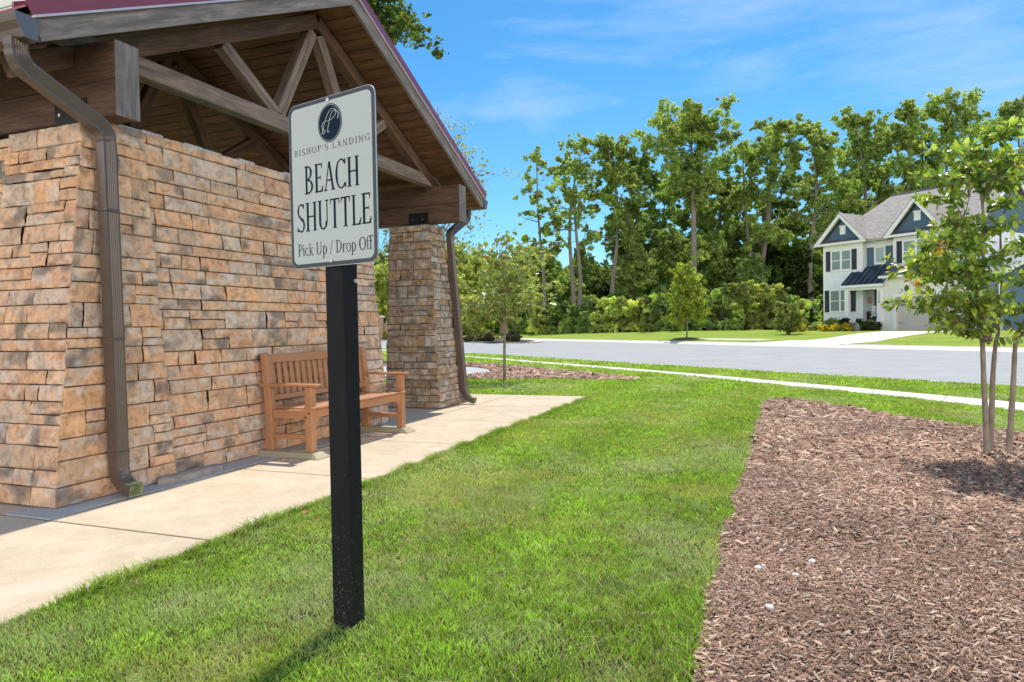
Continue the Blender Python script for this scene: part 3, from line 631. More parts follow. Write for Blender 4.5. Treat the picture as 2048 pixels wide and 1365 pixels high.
m = MB(); m.hexa([(.096, lean(0, .50), .50), (BL-.096, lean(0, .50), .50), (BL-.096, lean(.03, .50), .50), (.096, lean(.03, .50), .50), (.096, lean(0, .55), .55), (BL-.096, lean(0, .55), .55), (BL-.096, lean(.03, .55), .55), (.096, lean(.03, .55), .55)]); m.build('lower_rail', Mc, bn, bev=.005)
ns = 17
for k in range(ns):
    x = .135+(BL-.27)*k/(ns-1); m = MB(); w_ = .026
    m.hexa([(x-w_, lean(.006, .55), .552), (x+w_, lean(.006, .55), .552), (x+w_, lean(.022, .55), .552), (x-w_, lean(.022, .55), .552), (x-w_, lean(.006, .843), .843), (x+w_, lean(.006, .843), .843), (x+w_, lean(.022, .843), .843), (x-w_, lean(.022, .843), .843)]); m.build('back_slat', Mc, bn, bev=.003)
for x in (.06, BL-.06):
    m = MB(); b0, b1, z = .10, .065, .052
    m.hexa([(x-b0, -.64, .003), (x+b0, -.64, .003), (x+b0, .07, .003), (x-b0, .07, .003), (x-b1, -.57, z), (x+b1, -.57, z), (x+b1, .045, z), (x-b1, .045, z)])
    o = m.build('paver_slab', M['slab'], None, (*W(1.95, 0), 0), (0, 0, PAV_ROT), bev=.006, seg=2)
    tag(o, 'mossy bevelled paver under the %s bench legs' % ('near left' if x < 1 else 'far right'), 'paver', 'pavers under the bench legs')

# ------------------------------------------------------------------ sign on its post
def postmat():
    m, n, l, b = newmat('black_painted_post'); v = coords(n, l, (1, 1, .45)); t = n.new("ShaderNodeTexCoord"); sx = n.new("ShaderNodeSeparateXYZ"); l.new(t.outputs['Object'], sx.inputs[0])
    f = noise(n, l, v, 170, 3, .7); big = noise(n, l, v, 9, 5, .6); mr = n.new("ShaderNodeMapRange"); mr.inputs[1].default_value = .05; mr.inputs[2].default_value = .9; mr.inputs[3].default_value = .115; mr.inputs[4].default_value = 0; l.new(sx.outputs[2], mr.inputs[0])
    ad = n.new("ShaderNodeMath"); ad.operation = 'ADD'; l.new(f, ad.inputs[0]); l.new(mr.outputs[0], ad.inputs[1])
    c = ramp(n, l, ad.outputs[0], [(.71, (.009, .010, .012)), (.76, (.16, .15, .11))]); c = mixc(n, l, ramp(n, l, big, [(.45, (0, 0, 0)), (.8, (.25, .25, .25))]), c, (.028, .033, .036))
    l.new(c, b.inputs['Base Color']); b.inputs['Roughness'].default_value = .62; b.inputs['Specular IOR Level'].default_value = .22; l.new(bump(n, l, noise(n, l, coords(n, l, (1, 1, .1)), 60, 4), .25, .003), b.inputs['Normal']); return m
CORN = G(704.6, 1263)[:2]; s_ = .089
sgn = thing('bus_stop_sign', 'white beach shuttle sign with dark frame on a black square post in the grass', 'sign', (CORN[0], CORN[1], 0), 0)
def dirs(deg): a = math.radians(deg); return np.array([-math.cos(a), math.sin(a)]), np.array([math.sin(a), math.cos(a)])
m = MB(); rings = []; nz_ = 30; ZT = 1.98
a0 = dirs(22); c0 = (a0[0]+a0[1])*s_/2
for k in range(nz_+1):
    z = -.05+(ZT+.05)*k/nz_; d1, d2 = dirs(22+10*min(1, max(0, z)/1.5)); c = c0
    b_ = .006
    pr = []
    for (q1, q2, e1, e2) in ((-1, -1, 1, 0), (-1, -1, 0, 1), (-1, 1, 0, -1), (-1, 1, 1, 0), (1, 1, -1, 0), (1, 1, 0, -1), (1, -1, 0, 1), (1, -1, -1, 0)):
        p = c+d1*(q1*s_/2+e1*b_)+d2*(q2*s_/2+e2*b_); pr.append((p[0], p[1], z))
    rings.append(pr)
vs = [p for r_ in rings for p in r_]; fs = []
for k in range(nz_):
    for i in range(8): fs.append((k*8+i, k*8+(i+1) % 8, (k+1)*8+(i+1) % 8, (k+1)*8+i))
fs.append(tuple(range(nz_*8, nz_*8+8))); m.add(vs, fs); post = m.build('post', postmat(), sgn)
m = MB(); d1, d2 = dirs(30); p = c0-d1*.0+d2*0; hp_ = c0+d1*(-s_/2-.004)+d2*.02; m.tube([(hp_[0]+.006, hp_[1]-.004, 1.333), (hp_[0]-.006, hp_[1]+.004, 1.333)], .008, 8); m.build('screw', M['bolt'], post)
# board: local x = right across the face, y = up, z = out towards the viewer
SG = 34.5; ds, dn = dirs(SG); BW, BH = .476, .636
cen = c0-dn*(s_/2+.010)-ds*.017; zc = 1.706
right = -ds; nout = -dn
board_m = Matrix(((right[0], 0, nout[0], cen[0]), (right[1], 0, nout[1], cen[1]), (0, 1, 0, zc), (0, 0, 0, 1)))
def rrect(w_, h_, r_, n=8):
    P = []
    for cx_, cy_, a0_ in ((w_/2-r_, h_/2-r_, 0), (-w_/2+r_, h_/2-r_, 90), (-w_/2+r_, -h_/2+r_, 180), (w_/2-r_, -h_/2+r_, 270)):
        for k in range(n+1): a = math.radians(a0_+90*k/n); P.append((cx_+r_*math.cos(a), cy_+r_*math.sin(a)))
    return P
M['navy'] = plain('navy_vinyl', (.008, .020, .040), .6, 0, .05, 4, spec=.15)
M['sign_white'] = plain('sign_face', (.55, .595, .57), .4, 0, .03, 3, spec=.3)
M['alu'] = plain('sign_edge', (.62, .6, .56), .3, .8)
m = MB(); m.prism([(x, y, -.004) for x, y in rrect(BW, BH, .038)], (0, 0, .005)); bd = m.build('sign_board', M['alu'], sgn); bd.matrix_local = board_m
m = MB(); m.prism([(x, y, .0012) for x, y in rrect(BW-.003, BH-.003, .037)], (0, 0, .0006)); m.build('frame_border', plain('frame_border', (.035, .04, .045), .25, 0, .05), bd)
m = MB(); m.prism([(x, y, .002) for x, y in rrect(BW-.034, BH-.034, .026)], (0, 0, .0006)); m.build('sign_face', M['sign_white'], bd)
# emblem
m = MB(); EX, EY = .002, .217; erx, ery = .066, .0715
m.prism([(EX+erx*math.cos(t), EY+ery*math.sin(t), .0028) for t in np.linspace(0, 2*math.pi, 40, False)], (0, 0, .0005)); em = m.build('emblem', M['navy'], bd)
def ringmesh(m, cx_, cy_, rx, ry, w_, z, n=48):
    o_ = [(cx_+rx*math.cos(t), cy_+ry*math.sin(t), z) for t in np.linspace(0, 2*math.pi, n, False)]; i_ = [(cx_+(rx-w_)*math.cos(t), cy_+(ry-w_)*math.sin(t), z) for t in np.linspace(0, 2*math.pi, n, False)]
    m.add(o_+i_, [(k, (k+1) % n, n+(k+1) % n, n+k) for k in range(n)])
m = MB(); ringmesh(m, EX, EY, erx-.004, ery-.004, .0016, .0038)
def spline(P, n=10):
    P = [np.array(p, float) for p in P]; P = [2*P[0]-P[1]]+P+[2*P[-1]-P[-2]]; out = []
    for i in range(1, len(P)-2):
        for k in range(n):
            t = k/n; a, b, c, d = P[i-1:i+3]; out.append(.5*((2*b)+(-a+c)*t+(2*a-5*b+4*c-d)*t*t+(-a+3*b-3*c+d)*t**3))
    out.append(P[-2]); return out
def penstroke(m, P, w0, z, n=10, wf=None):
    Q = spline(P, n); L_ = len(Q); A = []
    for i, q in enumerate(Q):
        d = Q[min(i+1, L_-1)]-Q[max(i-1, 0)]; d = d/np.linalg.norm(d); nn = np.array([-d[1], d[0]]); w_ = w0*(wf(i/(L_-1)) if wf else 1)*(.75+.6*abs(d[1]))
        A.append((q+nn*w_/2, q-nn*w_/2))
    vs = [(*a, z) for a, b in A]+[(*b, z) for a, b in A]; m.add(vs, [(i, i+1, L_+i+1, L_+i) for i in range(L_-1)])
def eo(x, y): return (EX+(x-.5)*2*erx*.92, EY+(y-.5)*2*ery*.92)    # emblem-relative 0..1
# flowing b and l
penstroke(m, [eo(.14, .24), eo(.18, .34), eo(.30, .58), eo(.42, .76), eo(.58, .87), eo(.72, .86), eo(.80, .80)], .0020, .0039)
penstroke(m, [eo(.16, .26), eo(.20, .33), eo(.27, .33), eo(.28, .27), eo(.22, .22), eo(.17, .24)], .0024, .0041)
penstroke(m, [eo(.22, .32), eo(.15, .42), eo(.16, .50), eo(.26, .56), eo(.44, .57), eo(.62, .60), eo(.76, .68), eo(.79, .77), eo(.72, .81), eo(.62, .78), eo(.52, .64), eo(.44, .42), eo(.40, .28), eo(.43, .235), eo(.47, .28)], .0020, .0040)
penstroke(m, [eo(.74, .83), eo(.86, .76), eo(.90, .68), eo(.87, .56)], .0024, .0042)
m.build('monogram', M['sign_white'], em)
# serif lettering drawn as strokes on a unit em: x 0..w, y 0..1
TK, TN = .13, .045           # thick and thin stroke
def glyph(ch):
    g = []; 
    def V_(x, y0, y1, t=TK): g.append(('poly', [(x-t/2, y0), (x+t/2, y0), (x+t/2, y1), (x-t/2, y1)]))
    def Hh(x0, x1, y, t=TN): g.append(('poly', [(x0, y-t/2), (x1, y-t/2), (x1, y+t/2), (x0, y+t/2)]))
    def sf(x, y, wd=.14): s = 1 if y < .5 else -1; g.append(('poly', [(x-wd, y), (x+wd, y), (x+wd, y+s*.022), (x+.05, y+s*.045), (x-.05, y+s*.045), (x-wd, y+s*.022)]))
    def D(x0, y0, x1, y1, t): g.append(('poly', [(x0-t/2, y0), (x0+t/2, y0), (x1+t/2, y1), (x1-t/2, y1)]))
    def A(cx_, cy_, rx, ry, a0, a1, t=TK, tn=TN):
        n = 22; o_ = []; i_ = []
        for k in range(n+1):
            a = math.radians(a0+(a1-a0)*k/n); tt = tn+(t-tn)*abs(math.cos(a))**1.3; o_.append((cx_+rx*math.cos(a), cy_+ry*math.sin(a))); i_.append((cx_+(rx-tt)*math.cos(a), cy_+(ry-min(tt, tn*1.2))*math.sin(a)))
        g.append(('strip', o_, i_))
    def wedge(x, y, s, d=1): g.append(('poly', [(x, y), (x, y+s*.17), (x-d*.035, y+s*.17), (x-d*.09, y)]))
    w_ = .6
    if ch == 'B': V_(.17, 0, 1); sf(.15, 0, .12); sf(.15, 1, .12); A(.24, .75, .30, .25, -90, 90); A(.24, .26, .37, .26, -90, 90); Hh(.15, .26, .978); Hh(.15, .26, .50); Hh(.15, .26, .022); w_ = .66
    elif ch == 'I': V_(.18, 0, 1); sf(.18, 0); sf(.18, 1); w_ = .36
    elif ch == 'S': A(.29, .75, .23, .25, 40, 265, .10); A(.29, .25, .25, .26, -140, 90, .11); g.append(('poly', [(.10, .66), (.20, .60), (.48, .40), (.40, .34), (.12, .56)])); wedge(.50, .98, -1); g.append(('poly', [(.04, .02), (.04, .2), (.075, .2), (.12, .02)])); w_ = .58
    elif ch == 'H': V_(.17, 0, 1); V_(.63, 0, 1); [sf(x, y) for x in (.17, .63) for y in (0, 1)]; Hh(.17, .63, .51); w_ = .80
    elif ch == 'O': A(.38, .5, .36, .515, 0, 360); w_ = .76
    elif ch == 'P': V_(.17, 0, 1); sf(.17, 0); sf(.15, 1, .12); A(.24, .72, .32, .28, -90, 90); Hh(.15, .26, .978); Hh(.15, .26, .46); w_ = .60
    elif ch == "'": g.append(('poly', [(.08, 1), (.18, 1), (.13, .74), (.10, .74)])); w_ = .24
    elif ch == 'L': V_(.17, 0, 1); sf(.15, 0, .12); sf(.17, 1); Hh(.17, .56, .022); g.append(('poly', [(.44, .03), (.56, 0), (.60, .24), (.575, .24)])); w_ = .60
    elif ch == 'A': D(.11, 0, .35, 1, TN); D(.60, 0, .36, 1.0, TK); Hh(.20, .52, .36); sf(.11, 0, .11); sf(.60, 0); w_ = .72
    elif ch == 'N': V_(.17, 0, 1, TN*1.2); V_(.66, 0, 1, TN*1.2); D(.64, 0, .17, 1, TK); sf(.17, 0, .12); sf(.66, 1, .12); sf(.13, 1, .1); w_ = .82
    elif ch == 'D': V_(.17, 0, 1); A(.24, .5, .46, .5, -90, 90); Hh(.12, .26, .978); Hh(.12, .26, .022); sf(.14, 0, .1); sf(.14, 1, .1); w_ = .76
    elif ch == 'G': A(.38, .5, .36, .515, 40, 322); V_(.62, .05, .42); sf(.62, .42, .12); wedge(.66, .98, -1); w_ = .76
    elif ch == 'C': A(.38, .5, .36, .515, 42, 318); wedge(.66, .98, -1); wedge(.68, .02, 1); w_ = .70
    elif ch == 'E': V_(.17, 0, 1); sf(.15, 0, .12); sf(.15, 1, .12); Hh(.17, .52, .978); Hh(.17, .54, .022); Hh(.17, .44, .51); wedge(.54, 1, -1); g.append(('poly', [(.44, .03), (.56, 0), (.60, .22), (.57, .22)])); g.append(('poly', [(.42, .51), (.455, .40), (.455, .62)])); w_ = .62
    elif ch == 'U': V_(.17, .28, 1); V_(.62, .28, 1, TN*1.2); A(.375, .28, .268, .29, 180, 360, TK); sf(.17, 1); sf(.62, 1, .11); w_ = .78
    elif ch == 'T': V_(.33, 0, 1); sf(.33, 0); Hh(.05, .61, .978); g.append(('poly', [(.05, 1), (.05, .80), (.075, .80), (.12, 1)])); g.append(('poly', [(.61, 1), (.61, .80), (.585, .80), (.54, 1)])); w_ = .66
    elif ch == 'i': V_(.13, 0, .66, TK*.8); sf(.13, 0, .11); g.append(('poly', [(.02, .62), (.13, .67), (.13, .60)])); A(.12, .88, .055, .065, 0, 360, .055, .055); w_ = .26
    elif ch == 'c': A(.26, .33, .235, .345, 45, 322, TK*.85); w_ = .48
    elif ch == 'k': V_(.13, 0, 1.02, TK*.8); sf(.13, 0, .11); g.append(('poly', [(.02, .97), (.13, 1.03), (.13, .95)])); D(.17, .33, .42, .64, TN*1.2); D(.47, 0, .22, .38, TK*.8); sf(.48, 0, .1); sf(.42, .64, .09); w_ = .54
    elif ch == 'p': V_(.14, -.32, .66, TK*.8); g.append(('poly', [(.02, -.32), (.27, -.32), (.27, -.29), (.02, -.29)])); g.append(('poly', [(.02, .61), (.14, .67), (.14, .60)])); A(.27, .33, .26, .345, -135, 130, TK*.85); w_ = .58
    elif ch == '/': D(.02, -.12, .34, 1.06, .05); w_ = .38
    elif ch == 'r': V_(.13, 0, .66, TK*.8); sf(.13, 0, .11); g.append(('poly', [(.02, .61), (.13, .67), (.13, .60)])); A(.30, .46, .17, .20, 50, 165, .05, .06); g.append(('poly', [(.33, .66), (.42, .66), (.42, .55), (.36, .55)])); w_ = .42
    elif ch == 'o': A(.28, .33, .26, .345, 0, 360, TK*.85); w_ = .56
    elif ch == 'f': V_(.15, 0, .80, TK*.8); sf(.15, 0, .11); Hh(.03, .33, .64); A(.30, .80, .205, .25, 60, 180, TK*.8); g.append(('poly', [(.33, 1.03), (.44, 1.02), (.43, .90), (.37, .93)])); w_ = .33
    else: w_ = .28
    return g, w_
def lettering(text, x0, x1, y0, h, name, track=0., zoff=.0030, thin=1.):
    tot = 0; L_ = []
    for ch in text: g, w_ = glyph(ch); L_.append((g, tot)); tot += w_+track
    tot -= track; sx = (x1-x0)/tot; m = MB(); z = zoff; k = 0
    for g, o_ in L_:
        for it in g:
            zz = z+.00012*(k % 9); k += 1
            if it[0] == 'poly': m.add([(x0+(a+o_)*sx, y0+b*h, zz) for a, b in it[1]], [tuple(range(len(it[1])))])
            else:
                n = len(it[1]); m.add([(x0+(a+o_)*sx, y0+b*h, zz) for a, b in it[1]+it[2]], [(i, i+1, n+i+1, n+i) for i in range(n-1)])
    return m.build(name, M['navy'], bd)
TK, TN = .085, .035
lettering("BISHOP'S LANDING", -.207, .213, .119, .0235, 'lettering', .16)
TK, TN = .13, .05
lettering("BEACH", -.152, .156, -.034, .108, 'lettering', .02)
lettering("SHUTTLE", -.200, .213, -.177, .110, 'lettering', .0)
TK, TN = .11, .045
lettering("Pick Up / Drop Off", -.197, .213, -.270, .047, 'lettering', .01)
for y in (.302, -.297):
    m = MB(); m.tube([(-.004, y, .002), (-.004, y, .008)], .008, 10); m.build('bolt', M['alu'], bd)
#VEG
# ------------------------------------------------------------------ foliage
M['leaf'] = leafmat('tree_leaves', .58, .5, .3); M['leaf_near'] = leafmat('glossy_leaves', .42, .32, .5); M['grass_blades'] = leafmat('grass_blades', .35, .5, .25)
M['bark'] = timber('bark_grey', (.15, .13, .11), (.26, .225, .19), (.38, .34, .30), 1.0, .95)
M['bark_dark'] = plain('bark_dark', (.07, .055, .042), .95, 0, .3, 6, 25, .5)
M['bark_myrtle'] = plain('bark_smooth', (.27, .215, .165), .7, 0, .3, 9, 40, .4)
def leaves(C, N, size, cols, asp=1.6, fold=.25):
    """one folded leaf (two triangles) per centre"""
    n = len(C); N = N/np.linalg.norm(N, axis=1, keepdims=True); a = rng.normal(size=(n, 3)); T1 = np.cross(N, a); T1 /= np.linalg.norm(T1, axis=1, keepdims=True)+1e-9; T2 = np.cross(N, T1)
    s = (size*rng.uniform(.65, 1.3, n))[:, None]; L_ = T1*s*asp*.5; Wd = T2*s*.5; f = N*s*fold
    V = np.stack([C-L_, C+Wd+f, C+L_, C-Wd+f], 1).reshape(-1, 3); i = np.arange(n)*4
    Fc = np.stack([np.stack([i, i+1, i+2], 1), np.stack([i, i+2, i+3], 1)], 1).reshape(-1, 3)
    return V, Fc, np.repeat(cols, 4, axis=0)
def crown_mesh(name, centers, radii, n, size, base, parent, flat=.75, var=.25, mat=None, warm=.0, soft=.50):
    centers = np.array(centers); radii = np.array(radii); w_ = radii**2; k = rng.choice(len(centers), n, p=w_/w_.sum())
    nsub = 14; sc_ = rng.normal(size=(len(centers), nsub, 3))*soft; sid = rng.integers(0, nsub, n); off = (sc_[k, sid]+rng.normal(size=(n, 3))*soft*.33)*radii[k][:, None]; off[:, 2] *= flat; C = centers[k]+off; d = off/(np.linalg.norm(off, axis=1, keepdims=True)+1e-9)
    Nn = d*.6+rng.normal(size=(n, 3))*.55+np.array([0, 0, .65]); cl = rng.uniform(1-var, 1+var, len(centers))[k]*rng.uniform(.75, 1.25, n)
    base = np.array(base); cols = base[None]*cl[:, None]; wv = rng.uniform(0, 1, n)[:, None]; cols = cols*(1-.35*wv)+cols*np.array([1.45, 1.15, .7])*.35*wv
    if warm: q = rng.uniform(0, 1, n) < warm; cols[q] = np.array([.30, .20, .05])*rng.uniform(.7, 1.2, (q.sum(), 1))
    V, Fc, Cc = leaves(C, Nn, size, cols)
    return link(name, npmesh(name, V, Fc, Cc), mat or M['leaf'], parent)
def limb(m, a, b, r0_, r1, bend=.12, n=6, sides=6):
    a, b = np.array(a, float), np.array(b, float); d = b-a; o_ = rng.normal(size=3)*np.linalg.norm(d)*bend; o_[2] = abs(o_[2])*.5
    pts = [a+d*t+o_*math.sin(math.pi*t) for t in np.linspace(0, 1, n)]; m.tube(pts, list(np.linspace(r0_, r1, n)), sides); return pts
def make_tree(name, label, cat, base, H, R, clo=.4, nl=9000, leaf=.26, col=(.07, .11, .03), tr=.2, group=None, shape='round', limbs=11, stems=1, seed=0, cr=.30, bark='bark', lean=0., gaps=0., warm=0., trunk_label=None, low=0, mat=None):
    global rng
    keep = rng; rng = np.random.default_rng(seed+100)
    t = thing(name, label, cat, base, 0, group); m = MB(); cs, rs = [], []
    for st in range(stems):
        an = rng.uniform(0, 6.28); sp_ = (R*.35 if stems > 1 else 0); top = np.array([math.cos(an)*sp_+lean*H, math.sin(an)*sp_, H*(.93 if st == 0 else rng.uniform(.8, .93))])
        nP_ = 10; w1 = rng.normal(size=2)*.018*H; w2 = rng.normal(size=2)*.012*H
        def tp(q, top=top, w1=w1, w2=w2): return np.array([top[0]*q**1.3+w1[0]*math.sin(q*3.1)+w2[0]*math.sin(q*7), top[1]*q**1.3+w1[1]*math.sin(q*3.1)+w2[1]*math.sin(q*7), top[2]*q])
        pts = [tp(q) for q in np.linspace(0, 1, nP_)]; rad = [tr*(1.25 if i == 0 else 1)*(1-.86*(i/(nP_-1))**1.1) for i in range(nP_)]
        pts[0][2] = -.1; m.tube(pts, rad, 8)
        for k in range(max(3, limbs//stems)):
            q = clo+(1-clo)*((k+rng.uniform(0, .8))/max(3, limbs//stems))**.9; q = min(q, .97); h = (q-clo)/(1-clo)
            if shape == 'round': pr = math.sin(math.pi*min(1, .18+.74*h))**.7
            elif shape == 'cone': pr = 1.02-.9*h
            elif shape == 'vase': pr = .35+.75*h
            elif shape == 'top': pr = (.35+.65*min(1, h*1.6))*(1 if h < .8 else .75)
            else: pr = .8+.2*math.sin(h*9)
            an2 = k*2.4+rng.uniform(-.5, .5); rr_ = R*pr*rng.uniform(.7, 1.12); s0 = tp(q); rise = rr_*(rng.uniform(.15, .55) if shape != 'vase' else rng.uniform(.5, 1.)); 
            e = s0+np.array([math.cos(an2)*rr_, math.sin(an2)*rr_, rise]); e[2] = min(e[2], H*.99)
            lr = tr*(1-.86*q)*.55; P = limb(m, s0, e, lr, lr*.25)
            for f in (.42, .56, .7, .85, 1.):
                p = P[int(f*(len(P)-1))]; sp2 = R*cr*.66
                if rng.random() < gaps: continue
                cs.append(p+rng.normal(size=3)*sp2*np.array([.6, .6, .8])); rs.append(sp2*rng.uniform(.45, 1.2))
                for _ in range(2 if rng.random() < .6 else 1):
                    b_ = p+rng.normal(size=3)*R*.30*np.array([1, 1, .9]); b_[2] = min(max(b_[2], p[2]-.2*R), H*1.02); limb(m, P[int(.5*(len(P)-1))], b_, lr*.5, lr*.15, .1, 4, 4); cs.append(b_); rs.append(sp2*rng.uniform(.35, .8))
        cs.append(tp(1.)); rs.append(R*cr*.9)
    for k in range(low): an = rng.uniform(0, 6.28); q = rng.uniform(.12, clo); p = tp(q)+np.array([math.cos(an), math.sin(an), .3])*R*rng.uniform(.1, .35); cs.append(p); rs.append(R*.16)
    m.build('trunk', M[bark], t, sm=True); crown_mesh('crown', cs, rs, int(nl*3.2), leaf*.62, col, t, warm=warm, mat=mat, flat=.9)
    rng = keep; return t
def base_of(px_, depth, dz=-.1):
    p = on_ground(px_, depth); return (p[0], p[1], p[2]+dz)
def Hof(px_, py, depth):
    p = at(px_, py, depth); return p[2]-float(ground_z(p[0], p[1]))+.1
# tall trees of the wood beyond the road: (px of trunk, px y of top, depth, crown px half width, ...)
DK, MD, LT, YL = (.27, .39, .15), (.37, .49, .19), (.46, .56, .21), (.52, .60, .22)
tall = [
 (1088, 288, 84, 46, dict(nl=2600, clo=.42, gaps=.5, limbs=12, tr=.26, col=MD, shape='round', cr=.26, warm=.02, lean=-.03, bark='bark'), 'thin leaning tree with a sparse crown, leftmost of the tall trees beyond the road'),
 (1150, 258, 82, 62, dict(nl=5200, clo=.5, gaps=.3, limbs=14, stems=2, tr=.30, col=MD, cr=.24), 'twin-trunk tall tree with bare pale lower stems, second tall tree from the left'),
 (1221, 256, 83, 55, dict(nl=11000, clo=.42, limbs=13, tr=.34, col=MD, shape='round', cr=.26), 'tall upright tree with two crown peaks right of the twin-trunk tree'),
 (1256, 300, 87, 58, dict(nl=11000, clo=.35, limbs=12, tr=.32, col=DK, shape='vase', lean=.05), 'dark-trunked tree leaning right between the two tallest crowns'),
 (1384, 206, 80, 84, dict(nl=17000, clo=.60, limbs=15, tr=.50, col=MD, shape='top', cr=.30, low=5), 'tallest tree with a broad rounded crown on a long bare pale trunk'),
 (1440, 300, 92, 60, dict(nl=9000, clo=.35, limbs=11, tr=.3, col=MD, shape='round'), 'dense tree half hidden behind the right side of the tallest tree'),
 (1518, 248, 84, 82, dict(nl=12000, clo=.45, limbs=14, stems=3, tr=.34, col=MD, shape='vase', cr=.25, gaps=.1, warm=.01), 'wide multi-stemmed tree with bare forking branches showing sky'),
 (1578, 300, 92, 52, dict(nl=9000, clo=.35, limbs=11, tr=.3, col=DK), 'darker tree standing behind the fork of the multi-stemmed tree'),
 (1632, 225, 78, 62, dict(nl=12000, clo=.45, limbs=13, tr=.33, col=MD, cr=.27), 'tall tree with a pale straight trunk just left of the white house'),
 (1716, 210, 86, 70, dict(nl=14000, clo=.3, limbs=14, tr=.4, col=MD, cr=.28), 'full green tree rising over the left gable of the house'),
 (1765, 225, 94, 66, dict(nl=12000, clo=.28, limbs=12, tr=.35, col=DK), 'dark dense tree above the valley between the two gables'),
 (1822, 176, 82, 48, dict(nl=11000, clo=.3, limbs=13, tr=.36, col=MD, shape='cone', cr=.3), 'pointed tall tree above the right gable of the house'),
 (1890, 166, 84, 74, dict(nl=14000, clo=.3, limbs=14, tr=.4, col=MD, shape='round', warm=.02), 'tall tree with a ragged top reaching above the main roof ridge'),
 (1955, 300, 92, 60, dict(nl=10000, clo=.2, limbs=12, tr=.35, col=DK), 'lower dark tree behind the top of the crape myrtle'),
 (2035, 182, 88, 66, dict(nl=10000, clo=.25, limbs=12, tr=.38, col=MD, gaps=.2, warm=.03), 'thin-leaved tall tree at the right edge of the photo'),
 (2110, 240, 90, 80, dict(nl=8000, clo=.2, limbs=12, tr=.38, col=DK), 'tall tree just beyond the right edge of the view')]
for i, (px_, py, D_, hw, kw, lab) in enumerate(tall):
    make_tree('deciduous_tree', lab, 'tree', base_of(px_, D_), Hof(px_, py, D_), hw/1400*D_, leaf=.30, seed=i, group='tall trees of the wood beyond the road', **kw)
mid = [(1075, 505, 92, 60), (1130, 560, 98, 45), (1180, 600, 90, 34), (1215, 560, 96, 36), (1292, 440, 94, 46), (1335, 345, 97, 62), (1395, 385, 96, 62), (1450, 370, 99, 60), (1345, 460, 86, 50), (1425, 470, 87, 46), (1490, 440, 90, 50), (1545, 455, 92, 50), (1590, 430, 88, 48), (1640, 440, 98, 56), (1690, 370, 98, 62), (1600, 500, 80, 40), (1500, 520, 79, 38), (1270, 490, 84, 40), (1760, 380, 102, 70), (1850, 330, 100, 70), (1930, 380, 100, 60), (2030, 360, 98, 60)]
places = ['far left end of the wood', 'gap behind the twin-trunk tree', 'low spot right of the twin-trunk tree', 'gap left of the leaning dark trunk', 'shade left of the tallest trunk', 'back row left of the tallest tree', 'back row behind the tallest trunk', 'back row right of the tallest tree', 'foot of the tallest tree on its left', 'foot of the tallest tree on its right', 'shade under the multi-stemmed tree', 'right side of the multi-stemmed tree', 'open patch left of the pale straight trunk', 'shade behind the pale straight trunk', 'space behind the left gable', 'low spot beside the white house', 'lowest spot under the multi-stemmed tree', 'lowest spot under the leaning tree', 'space behind the roof valley', 'space behind the right gable', 'space behind the main ridge', 'space behind the crape myrtle top']
for i, ((px_, py, D_, hw), pl_) in enumerate(zip(mid, places)):
    make_tree('understorey_tree', 'leafy understorey tree filling the '+pl_, 'tree', base_of(px_, D_), Hof(px_, py, D_), hw/1400*D_, clo=.08, nl=8500, leaf=.34, col=[DK, MD, DK, (.06, .10, .03)][i % 4], tr=.2, limbs=12, seed=200+i, cr=.32, bark='bark_dark', group='understorey trees of the wood')
# bright trees of the far side street, left of the wood
lefts = [(700, 520, 88, 70, LT), (765, 535, 95, 44, YL), (840, 505, 92, 50, LT), (905, 495, 84, 46, LT), (950, 515, 90, 46, LT), (1000, 530, 96, 52, MD), (1050, 500, 102, 50, MD), (880, 560, 74, 44, YL), (945, 600, 72, 34, YL), (1000, 590, 80, 34, LT)]
lp = ['behind the shelter wall', 'seen in the gap between the wall and the stone pier', 'hidden behind the stone pier', 'right beside the pier downspout, rounded top', 'between the pier and the sapling crown', 'directly behind the sapling crown', 'dark green, just right of the sapling crown', 'low yellow-green one close beside the pier', 'lowest yellow-green one left of the sapling trunk', 'low one right behind the sapling trunk']
for i, ((px_, py, D_, hw, c), pl_) in enumerate(zip(lefts, lp)):
    make_tree('street_tree', 'light green street tree, '+pl_, 'tree', base_of(px_, D_), Hof(px_, py, D_), hw/1400*D_, clo=.12, nl=7500, leaf=.26, col=c, tr=.16, limbs=12, seed=300+i, cr=.34, group='light green trees along the side street')
# thicket of shrubs in front of the wood
hedge = [(1062, 628, 78, 30, MD), (1085, 618, 76, 32, YL), (1112, 604, 75, 34, DK), (1145, 608, 74, 34, MD), (1178, 600, 72, 34, DK), (1208, 594, 71, 36, LT), (1240, 592, 70, 34, LT), (1272, 590, 69, 34, YL), (1305, 584, 68, 36, LT), (1335, 592, 67, 34, DK), (1362, 590, 66, 30, DK), (1410, 586, 65, 32, DK), (1446, 560, 64, 36, MD), (1490, 562, 63, 38, LT), (1532, 556, 63, 40, YL), (1556, 570, 64, 36, DK), (1600, 590, 64, 34, LT), (1638, 600, 66, 30, MD), (1330, 562, 73, 30, DK), (1240, 572, 76, 30, DK)]
hl = ['leftmost, at the lawn end', 'second from left, yellow-green', 'third from left, dark', 'fourth from left', 'fifth from left, dark', 'below the straight tall trunk', 'light green, left of centre', 'bright yellow-green, left of centre', 'light green, left of the young maple', 'dark, just left of the young maple', 'dark, directly behind the young maple', 'dark, just right of the young maple', 'pointed, right of the young maple', 'pale and rounded, right of the pointed one', 'bright, tallest of the thicket', 'dark, behind the willow-like bush', 'pale, left of the columnar evergreen', 'next to the white house corner', 'dark, raised behind the row near the maple', 'dark, raised behind the row left of centre']
